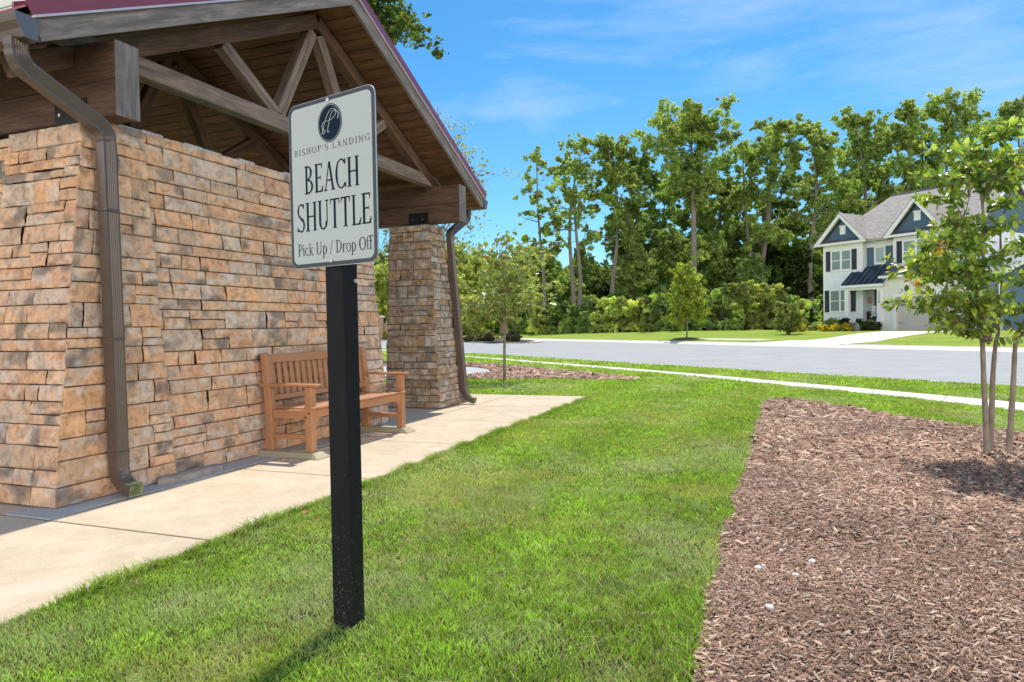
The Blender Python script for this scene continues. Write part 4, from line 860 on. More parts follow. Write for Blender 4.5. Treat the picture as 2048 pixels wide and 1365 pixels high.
for i, ((px_, py, D_, hw, c), pl_) in enumerate(zip(hedge, hl)):
    b_ = base_of(px_, D_, -.05); R_ = hw/1400*D_; H_ = Hof(px_, py, D_); rr_ = np.random.default_rng(500+i)
    t = thing('thicket_shrub', 'wild shrub of the thicket edge, '+pl_, 'shrub', b_, 0, 'wild shrubs along the edge of the wood'); m = MB(); cs, rs = [], []
    for k in range(16):
        an = k*2.4; q = rr_.uniform(.1, 1.)**.8; rd2 = R_*math.sqrt(1-.75*q*q)*rr_.uniform(.5, 1); e = (math.cos(an)*rd2, math.sin(an)*rd2, H_*q*.86)
        m.tube([(0, 0, -.05), (e[0]*.35, e[1]*.35, e[2]*.55), e], [.05, .035, .012], 5); cs.append(e); rs.append(R_*rr_.uniform(.24, .42))
    for k in range(9): cs.append((math.cos(k*.7)*R_*.62, math.sin(k*.7)*R_*.62, H_*.13)); rs.append(R_*.34)
    cs.append((0, 0, H_*.4)); rs.append(R_*.5)
    m.build('stem', M['bark_dark'], t); crown_mesh('foliage', cs, rs, [13500, 6500, 9000][i % 3], [.155, .24, .19][i % 3], c, t, flat=.85, var=.45, soft=.40)
# the wood closes the horizon on every side the photo could plausibly see
n = 90000; an = rng.uniform(math.radians(-75), math.radians(75), n); dd_ = rng.uniform(118, 150, n); hh = 9+5*vnoise(an*40, an*0, 1, 5)+3*vnoise(an*150, an*0, 1, 6); z = hh*rng.uniform(0, 1, n)**.8
C_ = np.stack([np.sin(an)*dd_, np.cos(an)*dd_, z], 1); cl = (.6+.8*vnoise(an*90, z*.4, 1, 9))*rng.uniform(.8, 1.2, n)
Vv, Ff, Cc = leaves(C_, rng.normal(size=(n, 3))+np.array([0, -.5, .6]), 1.0, np.array([.15, .21, .07])[None]*cl[:, None])
struct(link('far_woods', npmesh('far_woods', Vv, Ff, Cc), M['leaf']), 'distant band of woodland closing the horizon', 'stuff')
#NEARVEG
# ------------------------------------------------------------------ young trees and garden plants
yb = T(1373, 679)
ym = make_tree('young_maple', 'young egg-shaped maple with bright yellow-green leaves on the far lawn by the road', 'tree', (yb[0], yb[1], yb[2]), (679-528)/1400*yb[1], 1.30, clo=.20, nl=6500, leaf=.17, col=(.36, .46, .09), tr=.055, limbs=24, seed=700, cr=.30, shape='cone')
def mound(name, label, c, r_, h, mat, kind='structure'):
    m = MB(); n = 20; vs = []; 
    for q, z in ((1, 0), (.75, .6), (.35, .95)): vs += [(c[0]+r_*q*math.cos(a)*(1+.06*math.sin(3*a)), c[1]+r_*q*math.sin(a), float(ground_z(c[0], c[1]))+h*z+(.0 if q < 1 else -.01)) for a in np.linspace(0, 2*math.pi, n, False)]
    vs.append((c[0], c[1], float(ground_z(c[0], c[1]))+h)); fs = [(k*n+i, k*n+(i+1) % n, (k+1)*n+(i+1) % n, (k+1)*n+i) for k in range(2) for i in range(n)]+[(2*n+i, 2*n+(i+1) % n, 3*n) for i in range(n)]
    m.add(vs, fs); o = m.build(name, mat, sm=True); struct(o, label, kind); return o
M['mulch_far'] = plain('mulch_far', (.11, .065, .05), .95, 0, .35, 6, 20, .5)
mound('mulch_ring', 'ring of dark mulch ground around the young maple', yb, .95, .12, M['mulch_far'])
# slender sapling in the far mulch bed
sb = G(1009, 763)
sp = thing('sapling', 'thin-trunked sapling with sparse hanging leaves in the far mulch bed', 'tree', (sb[0], sb[1], 0)); m = MB()
kk = 14.7/1400
def spx(x, y, dy=0.): return np.array([(x-1009)*kk, dy, (763-y)*kk])
m.tube([spx(1009, 768), spx(1010, 700), spx(1011, 655), spx(1012, 600), spx(1011, 560), spx(1006, 520), spx(1003, 492)], [.036, .028, .026, .022, .016, .010, .005], 8)
rs_ = np.random.default_rng(9); tips = []
ends = [(930, 560), (905, 600), (960, 540), (985, 500), (1040, 520), (1075, 545), (1095, 575), (1060, 590), (935, 620), (975, 590), (1030, 560), (1105, 600), (1050, 490), (1020, 475), (990, 548), (1085, 520), (950, 500), (1035, 610), (1002, 530)]
for (ex, ey) in ends:
    sy = min(650, ey+rs_.uniform(30, 70)); a = spx(1011, sy); b = spx(ex, ey, rs_.uniform(-.8, .8)); keep = rng; rng = rs_; P = limb(m, a, b, .011, .003, .06, 7, 5); rng = keep
    for q in P[2:]: tips.append(q)
    for k in range(2):
        c_ = P[4]+rs_.normal(size=3)*.28; m.tube([P[3], c_], [.006, .003], 4); tips.append(c_)
m.build('trunk', M['bark_myrtle'], sp, sm=True); tips = np.array(tips)
crown_mesh('crown', tips, np.full(len(tips), .20), 1350, .078, (.30, .37, .12), sp, var=.3, warm=.06, mat=M['leaf_near'])
m = MB(); n = 12
for k in range(2): pass
zt, z0_, zm = (763-645)*kk, (763-668)*kk, 0
m.add([(.055*math.cos(a), .055*math.sin(a), zt) for a in np.linspace(0, 6.283, n, False)]+[(.10*math.cos(a), .10*math.sin(a), z0_) for a in np.linspace(0, 6.283, n, False)], [(i, (i+1) % n, n+(i+1) % n, n+i) for i in range(n)]+[tuple(range(n))])
m.build('burlap_wrap', plain('burlap', (.24, .18, .12), .95, 0, .3, 30, 80, .6), sp)
# small branch tree behind the shelter: sparse twigs over the roof edge
def twig_tree(name, label, base, scale, ends, trunk_top, seed, nl, leaf, col, cr, depth):
    t = thing(name, label, 'tree', base); m = MB(); r_ = np.random.default_rng(seed); tips = []
    def loc(x, y, dd=0): p = at(x, y, depth+dd); return p-np.array(base)
    tt = loc(*trunk_top); pts = [np.array([0, 0, -.1]), tt*np.array([.5, .5, .45])+np.array([.1, 0, 0]), tt]; m.tube(pts, [scale, scale*.7, scale*.35], 7)
    global rng
    keep = rng; rng = r_
    for (x, y) in ends:
        e = loc(x, y, r_.uniform(-1.5, 1.5)); a = pts[1]+(pts[2]-pts[1])*r_.uniform(.2, 1); P = limb(m, a, e, scale*.25, scale*.05, .07, 8, 5); tips += [q for q in P[4:]]
        for k in range(3): c_ = P[6]+r_.normal(size=3)*cr*1.6; m.tube([P[5], c_], [scale*.07, scale*.03], 4); tips.append(c_)
    rng = keep
    m.build('trunk', M['bark'], t, sm=True); tips = np.array(tips); crown_mesh('crown', tips, np.full(len(tips), cr), nl, leaf, col, t, var=.3, warm=.08); return t
b_ = base_of(862, 27)
twig_tree('slender_tree', 'sparse slender tree behind the stone pier with twigs showing beside the roof edge', b_, .14, [(875, 215), (905, 290), (935, 320), (925, 260), (950, 345), (910, 400), (945, 420), (960, 380), (900, 480), (925, 500), (940, 470), (760, 500), (765, 540), (880, 350), (850, 250), (970, 330)], (862, 330), 3, 1500, .085, (.26, .29, .10), .34, 27)
b_ = base_of(560, 24)
twig_tree('oak_tree', 'dark oak whose leafy branch ends show above the right slope of the red roof', b_, .32, [(700, -30), (735, 0), (765, 15), (785, 35), (805, 20), (775, 65), (735, -20), (770, -20), (795, 50), (750, 30), (600, -200), (480, -180), (680, -160), (540, -260)], (600, -60), 4, 7000, .14, (.09, .15, .04), .46, 24)

# crape myrtle at the right: three stems, leaves one by one
mt = G(1985, 915); mtree = thing('crape_myrtle', 'three-stemmed young crape myrtle with glossy leaves and orange new growth at the right edge', 'tree', (mt[0], mt[1], 0)); kk = mt[1]/1400
def mpx(x, y, dy=0.): return np.array([(x-1985)*kk, dy, (915-y)*kk])
twigs = []; r_ = np.random.default_rng(21)
stems = [[(1974, 918), (1972, 850), (1968, 760), (1965, 680), (1960, 655), (1975, 560), (1972, 430), (1962, 330), (1958, 300)],
         [(1999, 922), (2003, 850), (2006, 760), (2012, 690), (2018, 660), (2030, 560), (2040, 450), (2046, 370)],
         [(2012, 924), (2018, 850), (2024, 760), (2028, 690), (2036, 660), (2055, 600), (2075, 520), (2090, 430)],
         [(1965, 680), (1950, 640), (1935, 560), (1925, 470), (1915, 400)],
         [(2012, 690), (2000, 620), (1996, 520), (2002, 420)]]
sy = [0, .12, -.02, -.1, .2]; SP = []
for i, (sm_, dy) in enumerate(zip(stems, sy)):
    P = spline([mpx(x, y, dy+(.0 if y > 650 else (r_.uniform(-.1, .1)))) for x, y in sm_], 5); n_ = len(P); r0_ = .025 if i < 3 else .015
    m = MB(); m.tube(P, [r0_*(1-.8*k/(n_-1))*(1+.07*math.sin(k*2.1)) for k in range(n_)], 10); m.build('trunk' if i < 3 else 'limb', M['bark_myrtle'], mtree, sm=True); SP.append(P)
m = MB(); T_ = [(1800, 590), (1815, 595), (1850, 600), (1880, 640), (1905, 660), (1830, 520), (1845, 505), (1812, 492), (1860, 545), (1890, 560), (1875, 470), (1862, 430), (1868, 360), (1895, 395), (1880, 380), (1920, 340), (1905, 305), (1950, 285), (1975, 270), (2000, 290), (2020, 300), (2040, 320), (1930, 430), (1940, 500), (1990, 380), (2010, 450), (2030, 400), (1990, 560), (2020, 620), (1930, 600), (1960, 600), (2045, 560), (1885, 520), (1910, 480), (2060, 420), (2080, 350), (2095, 500), (2070, 640), (1950, 360), (1868, 655), (2040, 480), (1915, 570), (1960, 460), (2005, 340), (1985, 500), (2040, 620), (1895, 610)]
LC, LN, LS, LCo = [], [], [], []
for (x, y) in T_:
    e = mpx(x, y, r_.uniform(-.55, .45)); best = None
    for P in SP:
        for q in P:
            if q[2] < e[2]-.02 and q[2] > .95: 
                d = np.linalg.norm(q-e)+abs((e[2]-q[2])-.5*np.linalg.norm((q-e)[:2]))
                if best is None or d < best[0]: best = (d, q)
    if best is None: best = (0, SP[0][len(SP[0])//2])
    a = best[1]; o_ = r_.normal(size=3)*.04; o_[2] -= .03; n_ = max(8, int(np.linalg.norm(e-a)/.035)); P = [a+(e-a)*t+o_*math.sin(math.pi*t)+np.array([0, 0, .05*math.sin(math.pi*t)]) for t in np.linspace(0, 1, n_)]
    m.tube(P, list(np.linspace(.008, .002, n_)), 5); new_ = r_.random() < .55
    subs = [(P, 1.)]
    for k in range(int((7+7*np.linalg.norm(e-a))*(.75 if x < 1895 else .9 if y > 330 else .75))):
        q = int(r_.uniform(.25, .95)*(n_-1)); dv = r_.normal(size=3); dv[2] = abs(dv[2])*.3; dv /= np.linalg.norm(dv); b2 = P[q]+dv*r_.uniform(.10, .26); Q = [P[q]+(b2-P[q])*t for t in np.linspace(0, 1, 7)]; m.tube(Q, list(np.linspace(.005, .0018, 7)), 4); subs.append((Q, .9))
    for Q, sc in subs:
        for k in range(1 if Q is not P else n_//4, len(Q)):
            for s2 in range(2 if r_.random() < .75 else 3):
                d = Q[k]-Q[k-1]; d /= np.linalg.norm(d)+1e-9; side = np.cross(d, r_.normal(size=3)); side /= np.linalg.norm(side); ld = side*.8+d*.5+np.array([0, 0, -.1]); ld /= np.linalg.norm(ld)
                f = k/(len(Q)-1); s_l = r_.uniform(.042, .084)*(1.1-.5*(f > .85)); LC.append(Q[k]+ld*s_l*.55); LN.append(ld); LS.append(s_l)
                c = np.array([.25, .40, .09])*r_.uniform(.4, 1.3)
                if f > .4 and r_.random() < .55: c = np.array([.50, .62, .11])*r_.uniform(.8, 1.2)
                if new_ and Q is P and f > .72: c = np.array([.72, .32, .09])*r_.uniform(.7, 1.2) if r_.random() < .55 else np.array([.78, .66, .10])
                LCo.append(c)
m.build('branches', M['bark_myrtle'], mtree, sm=True)
LC, LN, LS, LCo = map(np.array, (LC, LN, LS, LCo)); n = len(LC)
up_ = np.cross(np.cross(LN, np.array([0, 0, 1.])+r_.normal(size=(n, 3))*.45), LN); up_ /= np.linalg.norm(up_, axis=1, keepdims=True)+1e-9; sd2 = np.cross(LN, up_)
prof = [(-.5, 0, 0), (-.2, .23, .05), (.15, .24, .05), (.5, 0, -.08), (.15, -.24, .05), (-.2, -.23, .05), (-.02, 0, -.02)]
V = np.stack([LC+LN*(LS*a)[:, None]+sd2*(LS*b)[:, None]+up_*(LS*c)[:, None] for a, b, c in prof], 1).reshape(-1, 3); i = np.arange(n)*7
Ff = np.concatenate([np.stack([i+6, i+a, i+b], 1) for a, b in ((0, 1), (1, 2), (2, 3), (3, 4), (4, 5), (5, 0))])
link('foliage', npmesh('foliage', V, Ff, np.repeat(LCo, 7, axis=0)), M['leaf_near'], mtree)

# garden plants in front of the house
def bush(name, label, cat, base, R_, H_, col, nl=1500, leaf=.07, group=None, seed=0, shape='ball', flat=.8, warm=0):
    r2 = np.random.default_rng(seed); t = thing(name, label, cat, base, 0, group); m = MB(); cs, rs = [], []
    for k in range(12):
        an = k*2.4; q = r2.uniform(.15, 1); rr_ = R_*(math.sqrt(1-.8*q*q) if shape == 'ball' else (1-q)*.9+.1 if shape == 'cone' else .4+.6*q)*r2.uniform(.4, .85); e = (math.cos(an)*rr_, math.sin(an)*rr_, H_*q*.85); m.tube([(0, 0, -.03), (e[0]*.4, e[1]*.4, e[2]*.5), e], [.02, .014, .005], 4); cs.append(e); rs.append(max(.05, R_*(.4 if shape == 'ball' else .28)*r2.uniform(.7, 1.2)))
    cs.append((0, 0, H_*.35)); rs.append(R_*.55); m.build('stem', M['bark_dark'], t); crown_mesh('foliage', cs, rs, nl, leaf, col, t, flat=flat, var=.25, warm=warm); return t
def tb(px_, py): p = T(px_, py); return (p[0], p[1], p[2]-.02)
def tbd(px_, depth): p = on_ground(px_, depth); return (p[0], p[1], p[2]-.02)
bush('willow_bush', 'rounded feathery grey-green bush on the lawn left of the house', 'bush', tbd(1578, 46), 1.35, 2.35, (.24, .30, .11), 7000, .09, seed=1, shape='vase', warm=.03)
bush('columnar_evergreen', 'narrow dark green columnar evergreen left of the house corner', 'evergreen', tbd(1624, 53), .55, 2.1, (.07, .13, .035), 3500, .08, seed=2, shape='cone')
for i, (x, w_, d) in enumerate(((1588, .35, 50), (1604, .38, 50), (1648, .42, 48.5), (1669, .40, 48), (1692, .42, 47.5))):
    bush('golden_shrub', 'small bright yellow shrub in the front bed, '+['leftmost of five', 'second from the left', 'middle one of five', 'second from the right', 'rightmost, beside the path light'][i], 'shrub', tbd(x, d), w_*.9, .55, (.62, .56, .05), 1500, .06, 'yellow shrubs in the bed before the house', 20+i)
for i, (x, d, r2, h2, c) in enumerate(((1632, 51, .55, .75, MD), (1660, 50, .6, .8, DK), (1678, 49.8, .6, .85, DK), (1690, 49.5, .5, .95, (.05, .05, .06)))):
    bush('foundation_shrub', 'dark rounded shrub against the white house front, '+['left of the corner', 'under the left window shutter', 'under the lower window', 'purplish one next to the porch step'][i], 'shrub', tbd(x, d), r2, h2, c, 2200, .07, 'dark shrubs along the house front', 40+i)
for i, (x, d, r2, h2, c) in enumerate(((1733, 46.9, .62, .8, (.07, .12, .04)), (1751, 46.6, .45, .55, (.10, .12, .05)))):
    bush('ornamental_grass', ['tall clump of ornamental grass before the porch steps', 'smaller olive clump beside the ornamental grass at the steps'][i], 'grass clump', tbd(x, d), r2, h2, c, 2200, .10, None, 60+i, shape='vase')
bush('round_shrub', 'round yellow-green shrub seen in the gap beside the stone pier', 'shrub', tbd(772, 75), .55, 1.0, (.25, .28, .04), 1500, .10, seed=70)
for i, (x, y, r2) in enumerate(((940, 683, .9), (971, 683, 1.25), (1024, 683.5, 1.15))):
    b_ = G(x, y, -.02); bush('island_bush', 'low rounded reddish-green bush on the traffic island, '+['leftmost', 'middle, widest', 'rightmost, by the small dark trunk'][i], 'bush', (b_[0], b_[1], -.04), r2*.72, r2*.55, (.14, .15, .08), 2600, .11, 'bushes on the traffic island', 80+i)
b_ = G(1029, 682.5, -.02)
make_tree('small_street_tree', 'small dark-trunked tree growing from the traffic island', 'tree', (b_[0], b_[1], -.04), 6.0, 1.9, clo=.5, nl=2600, leaf=.16, col=MD, tr=.09, limbs=10, seed=90, bark='bark_dark', cr=.32)
n = 9000; rb = on_ground(962, 84); C_ = np.stack([rb[0]+rng.uniform(-4.6, 4.6, n), rb[1]+rng.uniform(-1.2, 1.2, n), rb[2]+rng.uniform(0, 1.25, n)], 1)
Vv, Ff, Cc = leaves(C_, rng.normal(size=(n, 3))*np.array([1, 1, .1]), .22, np.array([.13, .27, .06])[None]*rng.uniform(.7, 1.3, (n, 1)), 2.6); struct(link('reeds', npmesh('reeds', Vv, Ff, Cc), M['leaf']), 'patch of bright green reeds on the far lawn', 'stuff')
#HOUSE
# ------------------------------------------------------------------ the white house (local x = a along the front, y = b into the lot)
M['white_side'] = lapsiding('white_lap_siding', (.81, .83, .84)); M['blue_side'] = lapsiding('blue_lap_siding', (.075, .135, .19)); M['blue_side2'] = lapsiding('slate_blue_siding', (.13, .20, .27), .2)
M['trim'] = plain('white_trim', (.82, .82, .81), .5, 0, .03, 3); M['shingle'] = shingle('grey_shingles', (.33, .30, .275), (.42, .385, .35)); M['shingle_dk'] = shingle('dark_shingles', (.10, .10, .115), (.15, .15, .165))
M['navy_metal'] = plain('navy_standing_seam', (.035, .055, .10), .28, .35, .05); M['shutter'] = plain('navy_shutter', (.022, .024, .04), .5); M['garage'] = plain('beige_garage_door', (.52, .49, .45), .5, 0, .03, 2)
m_, n_, l_, b_ = newmat('window_glass'); b_.inputs['Base Color'].default_value = (.22, .28, .27, 1); b_.inputs['Roughness'].default_value = .08; b_.inputs['Specular IOR Level'].default_value = .8; M['glass'] = m_
m_, n_, l_, b_ = newmat('blinds_behind_glass'); t_ = n_.new("ShaderNodeTexCoord"); sx_ = n_.new("ShaderNodeSeparateXYZ"); l_.new(t_.outputs['Object'], sx_.inputs[0]); fr_ = n_.new("ShaderNodeMath"); fr_.operation = 'MULTIPLY'; fr_.inputs[1].default_value = 14; l_.new(sx_.outputs[2], fr_.inputs[0]); f2_ = n_.new("ShaderNodeMath"); f2_.operation = 'FRACT'; l_.new(fr_.outputs[0], f2_.inputs[0])
l_.new(ramp(n_, l_, f2_.outputs[0], [(.25, (.20, .27, .27)), (.55, (.50, .57, .56))]), b_.inputs['Base Color']); b_.inputs['Roughness'].default_value = .12; M['blinds'] = m_
A3 = np.array([.5003, -.8658]); B3 = np.array([.8658, .5003]); OH = at(1790, 661.6, 47.)[:2]; HROT = math.atan2(A3[1], A3[0]); HZ = .38
house = thing('house', 'two-storey white house with navy gables, shutters and a beige garage door', 'house', (OH[0], OH[1], HZ), HROT)
def hb(name, mat, boxes, parent=None, bev=0):
    m = MB()
    for (a0, a1, b0, b1, z0, z1) in boxes: m.box(a0, a1, b0, b1, z0-HZ, z1-HZ)
    return m.build(name, mat, parent or house, bev=bev)
hb('wall', M['white_side'], [(-6.1, -2.96, 1.0, 9.5, .3, 6.72)]); hb('wall', M['blue_side'], [(-2.96, -.69, 1.5, 9.0, 4.3, 6.55)]); hb('wall', M['white_side'], [(-2.96, -.69, 1.498, 8.9, .3, 4.3)])
hb('frieze', M['trim'], [(-2.955, -.695, 1.47, 1.6, 6.30, 6.72)]); hb('wall', M['white_side'], [(-.69, 4.5, 1.0, 9.5, 3.5, 6.72)]); gw = hb('wall', plain('cream_garage_wall', (.74, .72, .67), .6, 0, .03, 2), [(-.86, 0.06, 0, 3, .3, 4.05), (4.62, 5.3, 0, 3, .3, 4.05), (.06, 4.62, 0, 3, 2.62, 4.05), (.06, 4.62, .25, 3, .3, 2.62)])
for (a0, b0) in ((-6.12, .985), (-3.10, .98), (-.70, .98)): hb('corner_board', M['trim'], [(a0, a0+.16, b0, b0+.1, .35 if a0 != -.70 else 4.5, 6.6)])
hb('corner_board', M['trim'], [(4.36, 4.52, .98, 1.1, 4.5, 6.6)])
def window(a0, a1, z0, z1, b, shut=True, blinds=False, dbl=True, sw_=.36):
    f = MB(); zz0, zz1 = z0-HZ, z1-HZ; t = .07
    for q in ((a0-t, a1+t, b-.06, b, zz0-t*1.5, zz0), (a0-t, a1+t, b-.06, b, zz1, zz1+t), (a0-t, a0, b-.055, b, zz0, zz1), (a1, a1+t, b-.055, b, zz0, zz1)): f.box(*q)
    w_ = f.build('window', M['trim'], house); ms = [(a0, a1)] if not dbl else [(a0, (a0+a1)/2-.045), ((a0+a1)/2+.045, a1)]
    if dbl: g_ = MB(); g_.box((a0+a1)/2-.045, (a0+a1)/2+.045, b-.05, b, zz0, zz1); g_.build('mullion', M['trim'], w_)
    for (x0, x1) in ms:
        zm = (zz0+zz1)/2
        g_ = MB(); g_.box(x0, x1, b-.02, b-.004, zz0, zz1); g_.build('pane', M['blinds'] if blinds else M['glass'], w_)
        s_x = MB()
        if not blinds: s_x.box(x0+.03, x1-.03, b-.04, b-.021, zm-.03, zm+.03)
        for q in ((x0, x0+.03), (x1-.03, x1)): s_x.box(q[0], q[1], b-.042, b-.021, zz0, zz1)
        s_x.box(x0+.03, x1-.03, b-.04, b-.021, zz0, zz0+.035); s_x.box(x0+.03, x1-.03, b-.04, b-.021, zz1-.035, zz1); s_x.build('sash', M['trim'], w_)
    if shut:
        for q in (a0-t-.03-sw_, a1+t+.03):
            s_x = MB(); s_x.box(q, q+sw_, b-.05, b-.003, zz0-.05, zz1+.03)
            for k in range(3): zk = zz0-.05+(zz1-zz0+.08)*(.12+.38*k); s_x.box(q+.0, q+sw_, b-.062, b-.051, zk-.04, zk+.04)
            s_x.build('shutter', M['shutter'], house)
    return w_
window(-5.40, -3.86, 4.85, 6.25, .995); window(-5.52, -3.95, 1.82, 3.35, .995); window(.02, 1.72, 5.0, 6.42, .995)
window(-2.30, -1.62, 5.15, 6.25, 1.495, False, True, False)
# gables
def gable(ac, half, z0, z1, bf, bb, proj=.45):
    zz0, zz1 = z0-HZ, z1-HZ; th = .16; sl_ = (zz1-zz0)/half
    m = MB(); m.prism([(ac-half+.35, bf+proj, zz0+.0), (ac+half-.35, bf+proj, zz0+.0), (ac, bf+proj, zz1-.40)], (0, .1, 0)); gwall = m.build('gable_wall', M['blue_side'], house)
    m = MB(); m.box(ac-.22, ac+.22, bf+proj-.035, bf+proj-.002, zz1-1.52, zz1-.92); m.box(ac-.27, ac+.27, bf+proj-.045, bf+proj-.036, zz1-.98, zz1-.86); m.build('vent', M['trim'], gwall)
    for s in (-1, 1):
        m = MB(); m.prism([(ac+s*(half+.12), bf, zz0-.16), (ac, bf, zz1-.02), (ac, bf, zz1-.30), (ac+s*(half-.28), bf, zz0-.16)], (0, .05, 0)); m.build('rake_board', M['trim'], house)
        m = MB(); m.prism([(ac+s*(half+.10), bf+.052, zz0-.10), (ac, bf+.052, zz1-.04), (ac, bf+.052, zz1-.12), (ac+s*half, bf+.052, zz0-.12)], (0, proj-.05, 0)); m.build('rake_soffit', plain('soffit_cream', (.80, .76, .66), .6), house)
        m = MB(); m.prism([(ac+s*(half+.16), bf-.03, zz0-.13), (ac, bf-.03, zz1+.03), (ac, bf-.03, zz1-.02), (ac+s*(half+.16), bf-.03, zz0-.19)], (0, bb-bf, 0)); m.build('gable_roof', M['shingle'], house)
    m = MB(); m.add([(ac-half-.05, bf-.02, zz0-.13), (ac+half+.05, bf-.02, zz0-.13), (ac+half-.3, bf+proj-.01, zz0+.12), (ac-half+.3, bf+proj-.01, zz0+.12)], [(0, 1, 2, 3)]); m.build('skirt_shingles', M['shingle_dk'], house)
    m = MB(); m.box(ac-half-.10, ac+half+.10, bf-.05, bf+.04, zz0-.30, zz0-.14); m.box(ac-half-.05, ac+half+.05, bf+.041, bf+.48, zz0-.28, zz0-.18); m.build('gutter', M['trim'], house)
gable(-4.50, 1.95, 6.98, 8.95, .58, 4.6); gable(.95, 1.95, 7.03, 9.22, .58, 4.9)
hb('gutter', M['trim'], [(-2.50, -1.10, .95, 1.10, 6.70, 6.86), (3.05, 4.75, .52, .62, 6.72, 6.88)]); hb('frieze', M['trim'], [(-6.08, -2.98, .965, .998, 6.45, 6.72)]); hb('frieze', M['trim'], [(-.66, 4.4, .965, .998, 6.6, 6.72)])
# main roof: front slope, back slope, hip at the left
zE, zR = 6.80-HZ, 10.45-HZ; bE, bR, bB = .62, 5.6, 10.4
m = MB(); r1, r2 = (-3.55, bR, zR), (4.75, bR, zR+.02); e1, e2 = (-6.35, bE, zE), (4.75, bE, zE); k1_, k2_ = (-6.35, bB, zE), (4.75, bB, zE)
m.add([e1, e2, r2, r1], [(0, 1, 2, 3)]); m.add([k2_, k1_, r1, r2], [(0, 1, 2, 3)]); m.add([k1_, e1, r1], [(0, 1, 2)]); m.build('roof', M['shingle'], house)
m = MB(); m.add([(4.5, 1.0, zE-.1), (4.5, 9.5, zE-.1), (4.5, bR, zR-.35)], [(0, 1, 2)]); m.build('gable_wall', M['blue_side'], house)
m = MB()
for (p, q) in (((4.72, bE, zE), (4.72, bR, zR)), ((4.72, bB, zE), (4.72, bR, zR))): m.prism([(p[0], p[1], p[2]+.0), (q[0], q[1], q[2]+.0), (q[0], q[1], q[2]-.28), (p[0], p[1], p[2]-.28)], (.06, 0, 0))
m.build('rake_board', M['trim'], house)
m = MB(); m.tube([(-3.6, bR, zR+.02), (4.7, bR, zR+.04)], .07, 6); m.build('ridge_cap', M['shingle_dk'], house)
# garage skirt roof and porch roof
m = MB(); m.prism([(-.80, 1.0, 4.78-HZ), (-.80, -.42, 4.10-HZ), (-.80, -.42, 4.02-HZ), (-.80, 1.0, 4.6-HZ)], (6.25, 0, 0)); m.build('skirt_roof', M['shingle_dk'], house)
hb('gutter', M['trim'], [(-.86, 5.5, -.50, -.425, 3.93, 4.09), (-.84, 5.45, -.42, -.002, 3.95, 4.0)])
m = MB(); m.prism([(0, 1.42, 4.93-HZ), (0, -.30, 3.63-HZ), (0, -.30, 3.57-HZ), (0, 1.42, 4.85-HZ)], (3.05, 0, 0)); m.v = [(x-3.75, y, z) for x, y, z in m.v]
k = 0.
while k <= 3.06:
    m.prism([(-3.75+k, 1.42, 4.935-HZ), (-3.75+k, -.30, 3.635-HZ), (-3.75+k, -.30, 3.70-HZ), (-3.75+k, 1.42, 5.0-HZ)], (.035, 0, 0)); k += .435
m.build('porch_roof', M['navy_metal'], house)
hb('porch_fascia', M['trim'], [(-3.78, -.66, -.34, -.305, 3.42, 3.60), (-3.70, -.88, -.30, 1.46, 3.44, 3.52), (-3.6, -.88, -.12, .06, 3.24, 3.438)])
for a0 in (-3.62, -1.16): hb('porch_column', M['trim'], [(a0, a0+.30, -.15, .13, 1.05, 3.24), (a0-.04, a0+.34, -.19, .17, 1.0, 1.22)], bev=.01)
hb('porch_floor', M['concrete_grey'], [(-3.75, -.87, -.22, 1.49, .36, 1.0)]); hb('porch_step', M['concrete_grey'], [(-1.9, -.87, -.62, -.225, .36, .72)])
dr = hb('door_frame', M['trim'], [(-3.28, -3.18, 1.40, 1.49, 1.0, 3.62), (-2.18, -2.08, 1.40, 1.49, 1.0, 3.62), (-3.18, -2.18, 1.40, 1.49, 3.50, 3.62)])
dd2 = hb('door', plain('black_door', (.012, .013, .016), .35), [(-3.17, -2.19, 1.44, 1.485, 1.04, 3.49)]); hb('glass', M['blinds'], [(-3.00, -2.36, 1.425, 1.439, 1.75, 3.34)], dd2)
hb('handle', M['bolt'], [(-3.13, -3.08, 1.39, 1.437, 1.85, 2.15)], dd2)
o = hb('door_wreath', plain('dusty_pink', (.38, .20, .17), .8), [(-2.88, -2.50, 1.395, 1.42, 2.35, 2.70), (-2.80, -2.56, 1.39, 1.422, 2.28, 2.78)], None); 
# garage door with its small windows
gd = hb('garage_door', M['garage'], [(.065, 4.615, .16, .24, .42, 1.135), (.065, 4.615, .16, .24, 1.145, 1.68), (.065, 4.615, .16, .24, 1.69, 2.15), (.065, 4.615, .16, .24, 2.16, 2.60)])
for k in range(4):
    x = .30+k*1.12; hb('pane', M['black_steel'], [(x+.16*j+.02*j, x+.16*j+.15+.02*j, .145, .157, 2.22+ (0.03 if j in (0, 3) else .0), 2.47+(.0 if j in (1, 2) else -.02)) for j in range(4)], gd)
for x in (.12, 2.1, 2.45, 4.3): hb('hinge', M['black_steel'], [(x, x+.36, .148, .158, 2.03, 2.06), (x, x+.36, .148, .158, .88, .91)], gd)
hb('garage_trim', M['trim'], [(-.12, .055, -.03, .0, .4, 2.62), (4.63, 4.80, -.03, .0, .4, 2.62), (-.12, 4.80, -.035, .0, 2.625, 2.82)])
lt = hb('wall_lantern', M['black_steel'], [(-.62, -.36, -.24, -.02, 2.30, 2.34), (-.58, -.40, -.20, -.04, 2.34, 2.42), (-.62, -.59, -.24, -.21, 1.98, 2.3), (-.39, -.36, -.24, -.21, 1.98, 2.3), (-.62, -.36, -.24, -.02, 1.93, 1.98), (-.52, -.46, -.02, .0, 2.0, 2.4)])
hb('lantern_glass', M['glass'], [(-.585, -.395, -.205, -.04, 1.982, 2.297)], lt)
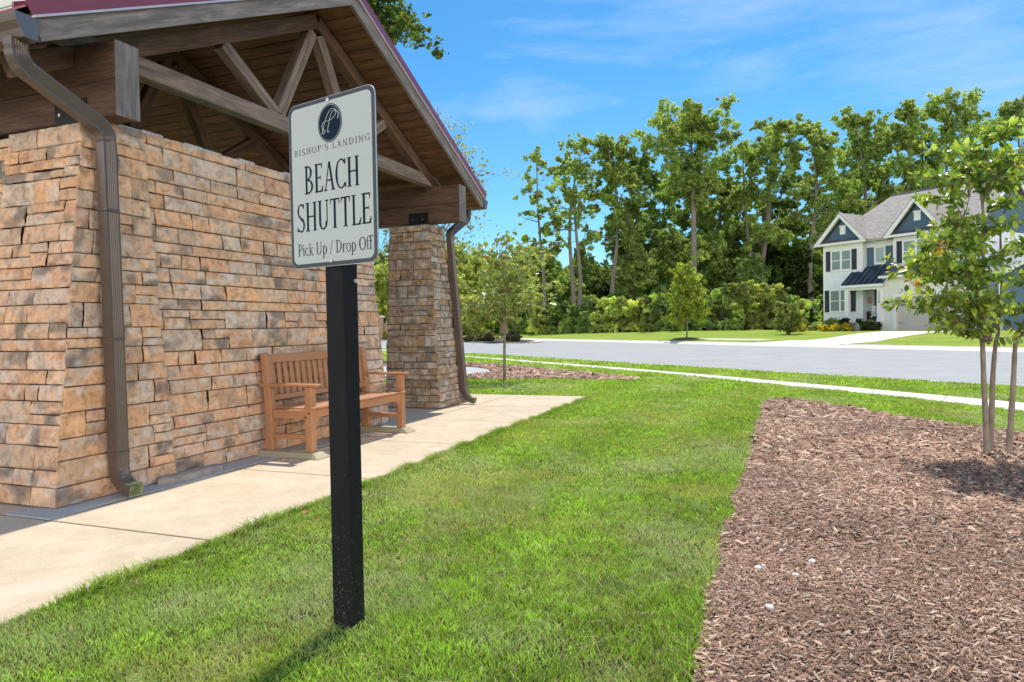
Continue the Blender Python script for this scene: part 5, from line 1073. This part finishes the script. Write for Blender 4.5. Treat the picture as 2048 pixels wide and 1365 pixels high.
# house number set vertically on the column
SEG = dict(zip('0123456789', ('abcdef', 'bc', 'abged', 'abgcd', 'fgbc', 'afgcd', 'afgedc', 'abc', 'abcdefg', 'abcfgd')))
m = MB(); ac, zt = -1.01, 3.03
for k, ch in enumerate('32528'):
    z = zt-k*.17-HZ; w2, h2 = .035, .055
    bars = dict(a=(-w2, w2, h2, h2), d=(-w2, w2, -h2, -h2), g=(-w2, w2, 0, 0), f=(-w2, -w2, 0, h2), b=(w2, w2, 0, h2), e=(-w2, -w2, -h2, 0), c=(w2, w2, -h2, 0))
    for sgm in SEG[ch]: x0, x1, z0, z1 = bars[sgm]; m.box(ac+x0-.008, ac+x1+.008, -.165, -.152, z+z0-.008, z+z1+.008)
m.build('house_number', M['black_steel'], house)
# porch chair
pc = thing('porch_chair', 'small white slatted rocking chair on the front porch beside the door', 'chair', (*(OH+A3*-1.75+B3*.55), 1.0), HROT+.5)
def pcb(nm, *bx):
    m = MB(); [m.box(*q) for q in bx]; return m.build(nm, M['trim'], pc)
pcb('seat', (-.25, .25, -.25, .22, .40, .43))
for sx in (-.24, .21):
    for y in (-.24, .2): pcb('leg', (sx, sx+.04, y, y+.04, .04, .40 if y < 0 else .40))
    pcb('rocker', (sx, sx+.04, -.38, .40, .0, .04)); pcb('armrest', (sx-.02, sx+.06, -.28, .25, .60, .63))
m = MB()
for k in range(6): x = -.22+k*.08; m.hexa([(x, .20, .43), (x+.045, .20, .43), (x+.045, .225, .43), (x, .225, .43), (x, .33, 1.05), (x+.045, .33, 1.05), (x+.045, .355, 1.05), (x, .355, 1.05)])
m.box(-.25, .25, .325, .365, 1.05, 1.11); m.build('backrest', M['trim'], pc)
# path light, utility boxes
p = on_ground(1708.5, 45.6); pl = thing('path_light', 'small black path light at the edge of the front bed by the driveway', 'lamp', p); m = MB(); m.tube([(0, 0, -.05), (0, 0, .42)], .02, 6); m.build('stake', M['black_steel'], pl)
m = MB(); m.tube([(0, 0, .42), (0, 0, .52), (0, 0, .60)], [.05, .11, .02], 8); m.build('lamp_head', M['black_steel'], pl)
gm = plain('utility_green', (.12, .27, .20), .5, 0, .05)
def ubox(label, px_, d, w_, dp, h): 
    p = on_ground(px_, d); t = thing('utility_box', label, 'utility box', p, .3); m = MB(); m.box(-w_/2, w_/2, -dp/2, dp/2, 0, h*.86); m.build('housing', gm, t, bev=.02); m = MB(); m.hexa([(-w_/2-.02, -dp/2-.02, h*.862), (w_/2+.02, -dp/2-.02, h*.862), (w_/2+.02, dp/2+.02, h*.862), (-w_/2-.02, dp/2+.02, h*.862), (-w_/2+.03, -dp/2+.03, h), (w_/2-.03, -dp/2+.03, h), (w_/2-.03, dp/2-.03, h), (-w_/2+.03, dp/2-.03, h)]); m.build('lid', gm, t, bev=.01)
ubox('tall green utility pedestal on the lawn right of the driveway', 1917, 36.5, .27, .27, .72); ubox('low wide green utility box on the lawn behind the crape myrtle trunks', 1962, 38, .85, .5, .28)
# neighbouring blue house at the right edge
nb_ = thing('house', 'slate-blue sided neighbouring house with white rake boards partly hidden by the crape myrtle', 'house', (*(OH+A3*6.6+B3*(-.5)), HZ), HROT)
m = MB(); m.box(0, 11, 0, 11, -.1, 3.2); m.build('wall', M['blue_side2'], nb_)
m = MB(); m.prism([(0, .05, 3.2), (11, .05, 3.2), (5.5, .05, 5.9)], (0, 10.9, 0)); m.build('gable_wall', M['blue_side2'], nb_)
for s in (-1, 1):
    m = MB(); m.prism([(5.5+s*6.0, -.35, 3.05), (5.5, -.35, 6.05), (5.5, -.35, 5.92), (5.5+s*6.0, -.35, 2.91)], (0, 11.7, 0)); m.build('roof', M['shingle'], nb_)
    m = MB(); m.prism([(5.5+s*6.02, -.40, 3.07), (5.5, -.40, 6.07), (5.5, -.40, 5.80), (5.5+s*6.02, -.40, 2.79)], (0, .045, 0)); m.build('rake_board', M['trim'], nb_)
m = MB(); m.box(-.03, .14, -.03, .1, -.1, 3.1); m.build('corner_board', M['trim'], nb_)
w_ = None
for (x0, x1, z0, z1) in ((2.4, 4.2, .9, 2.5), (6.6, 8.4, .9, 2.5), ):
    m = MB(); m.box(x0-.1, x1+.1, -.04, -.002, z0-.1, z1+.1); f = m.build('window', M['trim'], nb_); m = MB(); m.box(x0, (x0+x1)/2-.04, -.05, -.041, z0, z1); m.box((x0+x1)/2+.04, x1, -.05, -.041, z0, z1); m.build('pane', M['glass'], f)
# clubhouse far left, only its eave shows over the gutter
q0 = at(-60, 650, 22); ch = thing('clubhouse', 'pale clubhouse whose tan-striped eave shows above the red roof in the top left corner', 'building', (q0[0], q0[1], 0), PAV_ROT+math.pi/2)
m = MB(); m.box(-6, 12, -7, 0, 0, 10.5); m.build('wall', M['white_side'], ch)
m = MB(); m.box(-6.4, 12.4, -7.5, .5, 10.5, 10.62); m.box(-6.45, 12.45, -7.55, .55, 10.63, 10.95); m.build('eave', M['trim'], ch)
m = MB(); m.add([(-6.4, .5, 10.96), (12.4, .5, 10.96), (9, -3.5, 13.4), (-3, -3.5, 13.4), (-6.4, -7.5, 10.96), (12.4, -7.5, 10.96)], [(0, 1, 2, 3), (5, 4, 3, 2), (4, 0, 3), (1, 5, 2)]); m.build('roof', plain('tan_metal', (.62, .42, .30), .5, .1, .05), ch)
# stone entrance wall and wooden fence on the far lawn, utility pole
p = on_ground(752, 88); ew = thing('entrance_wall', 'low stone entrance wall with a capped pier on the far lawn left of the stone pier', 'wall', p, -.1)
m = MB(); m.box(.0, 1.1, -.5, .5, 0, 2.6); e_ = m.build('stone_pier', M['gap'], ew); stone_face('stone_facing', (0, -.5, 0), (1.1, -.5, 0), (1.1, -.5, 2.6), (0, -.5, 2.6), e_, 91, PAL, (0, 0), .03)
m = MB(); m.hexa([(-.12, -.62, 2.61), (1.22, -.62, 2.61), (1.22, .62, 2.61), (-.12, .62, 2.61), (.1, -.3, 2.85), (1.0, -.3, 2.85), (1.0, .3, 2.85), (.1, .3, 2.85)]); m.build('cap', M['concrete_grey'], ew)
m = MB(); m.box(1.1, 5.5, -.3, .3, 0, 1.7); e_ = m.build('wall_panel', M['gap'], ew); stone_face('stone_facing', (1.1, -.3, 0), (5.5, -.3, 0), (5.5, -.3, 1.7), (1.1, -.3, 1.7), e_, 92, PAL, (0, 0), .03); m = MB(); m.box(1.1, 5.6, -.38, .38, 1.71, 1.85); m.build('cap', M['concrete_grey'], ew)
a, b = on_ground(893, 92), on_ground(950, 90); fd = (b-a)[:2]; fl_ = np.linalg.norm(fd); fn = thing('wooden_fence', 'weathered brown board fence on the far lawn beside the green reeds', 'fence', a, math.atan2(fd[1], fd[0])); m = MB(); k = 0
while k < fl_: m.box(k, k+.14, -.01, .01, .05, 1.25+.02*math.sin(k*9)); k += .155
m.build('fence_boards', M['timber_grey'], fn)
for k in range(3): m = MB(); m.box(fl_*k/2-.05, fl_*k/2+.05, .02, .12, 0, 1.3); m.build('post', M['timber_grey'], fn)
p = on_ground(1068, 100); up_l = thing('utility_pole', 'grey utility pole with a crossarm among the trees right of the sapling', 'pole', p); m = MB(); m.tube([(0, 0, 0), (0, 0, 8.4)], [.16, .11], 8); m.build('pole', M['timber_grey'], up_l); m = MB(); m.box(-1.2, 1.2, -.06, .06, 7.6, 7.75); m.box(-1.0, 1.0, -.06, .06, 6.7, 6.82); m.build('crossarm', M['timber_grey'], up_l); m = MB(); m.tube([(.35, -.2, 5.6), (.35, -.2, 6.5)], .22, 8); m.build('transformer', M['concrete_grey'], up_l)
#GRASS
# ------------------------------------------------------------------ near lawn blades
def allowed(x, y, edge=0.):
    u, v = uvof(x, y); ok = ~((v > -1.6-edge) & (u < 7.74+edge)); ok &= ~inpoly(BED1, x, y); ok &= ~inpoly(BED2, x, y); ok &= ~inpoly(PAD, x, y); ok &= ~inpoly(SWPOLY, x, y); ok &= (x*NV[0]+y*NV[1]) < NEAR-.03
    return ok
def sample(dens, d0, d1, xs=(-.85, 1.15)):
    n = int((d1-d0)*((xs[1]-xs[0])*(d0+d1)/2)*dens); y = np.sqrt(rng.uniform(d0*d0, d1*d1, n)); x = rng.uniform(xs[0], xs[1], n)*y; return x, y
def blades(x, y, h, wd, lean, z0=0.):
    n = len(x); a = rng.uniform(0, 2*math.pi, n); dx, dy = np.cos(a), np.sin(a); h = h*rng.uniform(.55, 1.25, n); ln = lean*rng.uniform(.2, 1.4, n)*h; w_ = wd*rng.uniform(.7, 1.3, n)
    la = rng.uniform(0, 2*math.pi, n); lx, ly = np.cos(la)*ln, np.sin(la)*ln; b = np.stack([x, y, np.full(n, z0)], 1)
    def P(t, s): return b+np.stack([dx*w_*s+lx*t*t, dy*w_*s+ly*t*t, h*t*(1-.25*lean*t)], 1)
    V = np.stack([P(0, -.5), P(0, .5), P(.5, .45), P(.5, -.45), P(1, 0)], 1).reshape(-1, 3); i = np.arange(n)*5
    F4 = np.concatenate([np.stack([i, i+1, i+2], 1), np.stack([i, i+2, i+3], 1), np.stack([i+3, i+2, i+4], 1)]); return V, F4
def gcol(x, y, n):
    p1 = vnoise(x, y, 1.1, 3)*.5+vnoise(x, y, 2.7, 4)*.3+vnoise(x, y, 7, 5)*.2; p2 = vnoise(x, y, 1.7, 8)*.6+vnoise(x, y, 5, 9)*.4
    base = np.array([.37, .57, .08]); pale = np.array([.62, .68, .42]); yel = np.array([.70, .66, .24]); c = base[None]*rng.uniform(.4, 1.45, (n, 1))*((.70+.6*vnoise(x, y, 16, 71))*(1+.10*np.sin(uvof(x, y)[1]*2*math.pi/1.15+.8)))[:, None]
    k = np.clip((p1-.50)*3.5, 0, 1)[:, None]; c = c*(1-k*.7)+pale*k*.7*rng.uniform(.7, 1.2, (n, 1)); k = np.clip((p2-.55)*4, 0, 1)[:, None]*.38; c = c*(1-k)+yel*k*rng.uniform(.7, 1.2, (n, 1))
    q = rng.uniform(0, 1, n); dry = np.clip((vnoise(x, y, 2.3, 61)-.62)*3, 0, 1)*.22; s = q < .05+dry; c[s] = np.array([.50, .42, .22])*rng.uniform(.7, 1.2, (s.sum(), 1)); s = q > .93; c[s] = np.array([.26, .40, .05])*rng.uniform(.8, 1.2, (s.sum(), 1)); return c
VV, FF, CC, bs = [], [], [], 0
for (d0, d1, dens, h, wd) in ((1.9, 3.4, 23000, .028, .0036), (3.4, 5.2, 15000, .030, .0050), (5.2, 8, 6500, .035, .0085), (8, 12, 3000, .037, .012), (12, 18, 1100, .042, .020), (18, 30, 300, .05, .04)):
    x, y = sample(dens, d0, d1); ok = allowed(x, y, -.005); x, y = x[ok], y[ok]; tuft = vnoise(x, y, 14, 12)*.6+vnoise(x, y, 5, 13)*.4; keep_ = rng.uniform(0, 1, len(x)) < (.35+.95*tuft); x, y = x[keep_], y[keep_]
    hh_ = h*(.7+.6*vnoise(x, y, 2.2, 2)); V, Fq = blades(x, y, hh_, wd, .75); VV.append(V); FF.append(Fq+bs); CC.append(np.repeat(gcol(x, y, len(x)), 5, axis=0)); bs += len(V)
# longer wisps along the cut edges
u_ = rng.uniform(-4, 7.7, 16000); v_ = -1.6-np.abs(rng.normal(0, .022, 16000))+.015; q = P0[None]+U[None]*u_[:, None]+Vd[None]*v_[:, None]; x, y = q[:, 0], q[:, 1]; m_ = y > 1.5; x, y = x[m_], y[m_]
V, Fq = blades(x, y, .062*(.5+vnoise(x, y, 6, 3)), .004, .9); VV.append(V); FF.append(Fq+bs); CC.append(np.repeat(gcol(x, y, len(x))*.9, 5, axis=0)); bs += len(V)
for BP, n in ((BED1, 14000), (BED2, 6000)):
    Pb = np.array(BP)[:, :2]; t = rng.uniform(0, len(Pb), n); i = t.astype(int) % len(Pb); f = (t-np.floor(t))[:, None]; q = Pb[i]*(1-f)+Pb[(i+1) % len(Pb)]*f+rng.normal(0, .03, (n, 2)); ok = (q[:, 1] > 1.8) & allowed(q[:, 0], q[:, 1]); x, y = q[ok, 0], q[ok, 1]
    V, Fq = blades(x, y, np.full(len(x), .065), .005 if BP is BED1 else .012, 1.); VV.append(V); FF.append(Fq+bs); CC.append(np.repeat(gcol(x, y, len(x))*.95, 5, axis=0)); bs += len(V)
# straw clippings lying on top
x, y = sample(420, 1.9, 7.); ok = allowed(x, y) & (rng.uniform(0, 1, len(x)) < vnoise(x, y, 1.5, 31)**2*1.6); x, y = x[ok], y[ok]; n = len(x); a = rng.uniform(0, 6.28, n); L2 = rng.uniform(.02, .11, n); w2 = rng.uniform(.0007, .0015, n); z = rng.uniform(.022, .042, n); dx, dy = np.cos(a)*L2/2, np.sin(a)*L2/2; bx, by = rng.normal(0, .006, n), rng.normal(0, .006, n)
V = np.stack([np.stack([x-dx-np.sin(a)*w2, y-dy+np.cos(a)*w2, z], 1), np.stack([x-dx+np.sin(a)*w2, y-dy-np.cos(a)*w2, z], 1), np.stack([x+bx+np.sin(a)*w2, y+by-np.cos(a)*w2, z+.008], 1), np.stack([x+bx-np.sin(a)*w2, y+by+np.cos(a)*w2, z+.008], 1), np.stack([x+dx, y+dy, z-.004], 1)], 1).reshape(-1, 3); i = np.arange(n)*5
VV.append(V); FF.append(np.concatenate([np.stack([i, i+1, i+2], 1), np.stack([i, i+2, i+3], 1), np.stack([i+3, i+2, i+4], 1)])+bs); CC.append(np.repeat(np.array([.50, .43, .25])[None]*rng.uniform(.5, 1.1, (n, 1)), 5, axis=0)); bs += len(V)
struct(link('grass', npmesh('grass', np.concatenate(VV), np.concatenate(FF), np.concatenate(CC)), M['grass_blades']), 'short mown grass with dry clippings around the sign post', 'stuff')
# ------------------------------------------------------------------ mulch chips
def chips(P, dens_bands, name, label):
    VV, FF, CC, bs = [], [], [], 0
    for d0, d1, dens, L0, xs in dens_bands:
        x, y = sample(dens, d0, d1, xs); ok = inpoly(P, x, y) & ~inpoly(PAD, x, y); x, y = x[ok], y[ok]; n = len(x); a = rng.normal(.25, .9, n); tilt = rng.normal(0, .28, n); L2 = L0*np.clip(rng.lognormal(0, .55, n), .3, 3.2); w2 = L2*rng.uniform(.10, .30, n); th_ = w2*rng.uniform(.25, .5, n); z = rng.uniform(.008, .030, n)+.012*vnoise(x, y, 4, 41)
        dx = np.stack([np.cos(a)*np.cos(tilt), np.sin(a)*np.cos(tilt), np.sin(tilt)], 1); dy = np.stack([-np.sin(a), np.cos(a), rng.normal(0, .35, n)], 1); c = np.stack([x, y, z], 1); up3 = np.cross(dx, dy)
        def Q(s, t, k): return c+dx*(L2*s)[:, None]+dy*(w2*t)[:, None]+up3*(th_*k)[:, None]
        j = lambda: rng.uniform(.5, 1, n)
        V = np.stack([Q(-.5*j(), -.5*j(), 0), Q(.5*j(), -.5*j(), 0), Q(.5*j(), .5*j(), 0), Q(-.5*j(), .5*j(), 0), Q(-.35, 0, 1.), Q(.35, 0, .9)], 1).reshape(-1, 3); i = np.arange(n)*6
        FF.append(np.concatenate([np.stack([i+a_, i+b_, i+c_], 1) for a_, b_, c_ in ((0, 1, 5), (0, 5, 4), (1, 2, 5), (2, 3, 4), (2, 4, 5), (3, 0, 4))])+bs); VV.append(V); bs += len(V)
        pal = np.array([(.27, .155, .105), (.33, .20, .14), (.22, .125, .082), (.39, .255, .18), (.47, .34, .25), (.17, .10, .068)]); cc = pal[rng.integers(0, 6, n)]*rng.uniform(.8, 1.5, (n, 1)); s = rng.uniform(0, 1, n) < .045; cc[s] = np.array([.46, .36, .28])*rng.uniform(.8, 1.25, (s.sum(), 1)); cc *= (.8+.4*vnoise(x, y, 1.6, 44))[:, None]; CC.append(np.repeat(cc, 6, axis=0))
    struct(link(name, npmesh(name, np.concatenate(VV), np.concatenate(FF), np.concatenate(CC)), M['chip']), label, 'stuff')
M['chip'] = colmat('bark_chips', .9)
chips(BED1, ((1.9, 3.4, 26000, .016, (.1, .8)), (3.4, 5.5, 11000, .025, (.1, .8)), (5.5, 8, 3200, .042, (.1, 1.3)), (8, 11.5, 1500, .055, (.1, 1.3)), (1.9, 5.5, 2600, .034, (.8, 1.4))), 'mulch_chips', 'loose brown bark mulch chips of the large bed at right')
chips(BED2, ((13, 22, 420, .10, (-.25, .25)),), 'mulch_chips', 'loose brown bark mulch of the far bed around the sapling')
# pale stones and a leaf
def pebble(px_, py, r_, lab, col=(.62, .62, .60), seed=0):
    p = G(px_, py); r2 = np.random.default_rng(seed); m = MB(); n = 9; vs = []
    for q, z in ((.75, -.2), (1, .25), (.85, .62), (.45, .88)): vs += [(r_*q*math.cos(a)*(1+r2.uniform(-.14, .14)), r_*.8*q*math.sin(a)*(1+r2.uniform(-.14, .14)), r_*.75*z) for a in np.linspace(0, 2*math.pi, n, False)]
    vs.append((0, 0, r_*.75*.95)); m.add(vs, [(k*n+i, k*n+(i+1) % n, (k+1)*n+(i+1) % n, (k+1)*n+i) for k in range(3) for i in range(n)]+[(3*n+i, 3*n+(i+1) % n, 4*n) for i in range(n)])
    o = m.build('pebble', plain('pale_stone', col, .85, 0, .15, 40, 90, .5), None, (p[0], p[1], .030), (0, 0, seed)); tag(o, lab, 'pebble', 'pale pebbles lying in the mulch')
pebble(1516, 1151, .021, 'white pebble of the close pair nearest the grass edge, the larger one', seed=1); pebble(1527, 1146, .013, 'small white pebble touching the larger pebble near the grass edge', seed=2)
pebble(1591, 1166, .019, 'whitish pebble between the close pair and the topmost round pebble', seed=3); pebble(1624, 1138, .021, 'white round pebble with a twig over it, right of the close pair', seed=4)
pebble(1539, 1232, .021, 'lone white pebble lowest in the photo, below the others', seed=5); pebble(1562, 1115, .012, 'tiny white pebble above the close pair', seed=6); pebble(1667, 1114, .018, 'tan-grey pebble farthest to the right of the group', (.36, .30, .24), seed=7)
pebble(1643, 1269, .013, 'small cream pebble toward the bottom centre of the mulch', (.60, .52, .45), seed=8)
p = G(609, 1041); m = MB(); m.add([(-.02, 0, .01), (0, .014, .02), (.03, .002, .012), (.002, -.014, .004)], [(0, 1, 2, 3)]); o = m.build('dry_leaf', plain('red_leaf', (.42, .13, .07), .7), None, (p[0], p[1], .04)); mod = o.modifiers.new('s', 'SOLIDIFY'); mod.thickness = .0012; tag(o, 'small reddish fallen leaf on the grass left of the post', 'leaf')
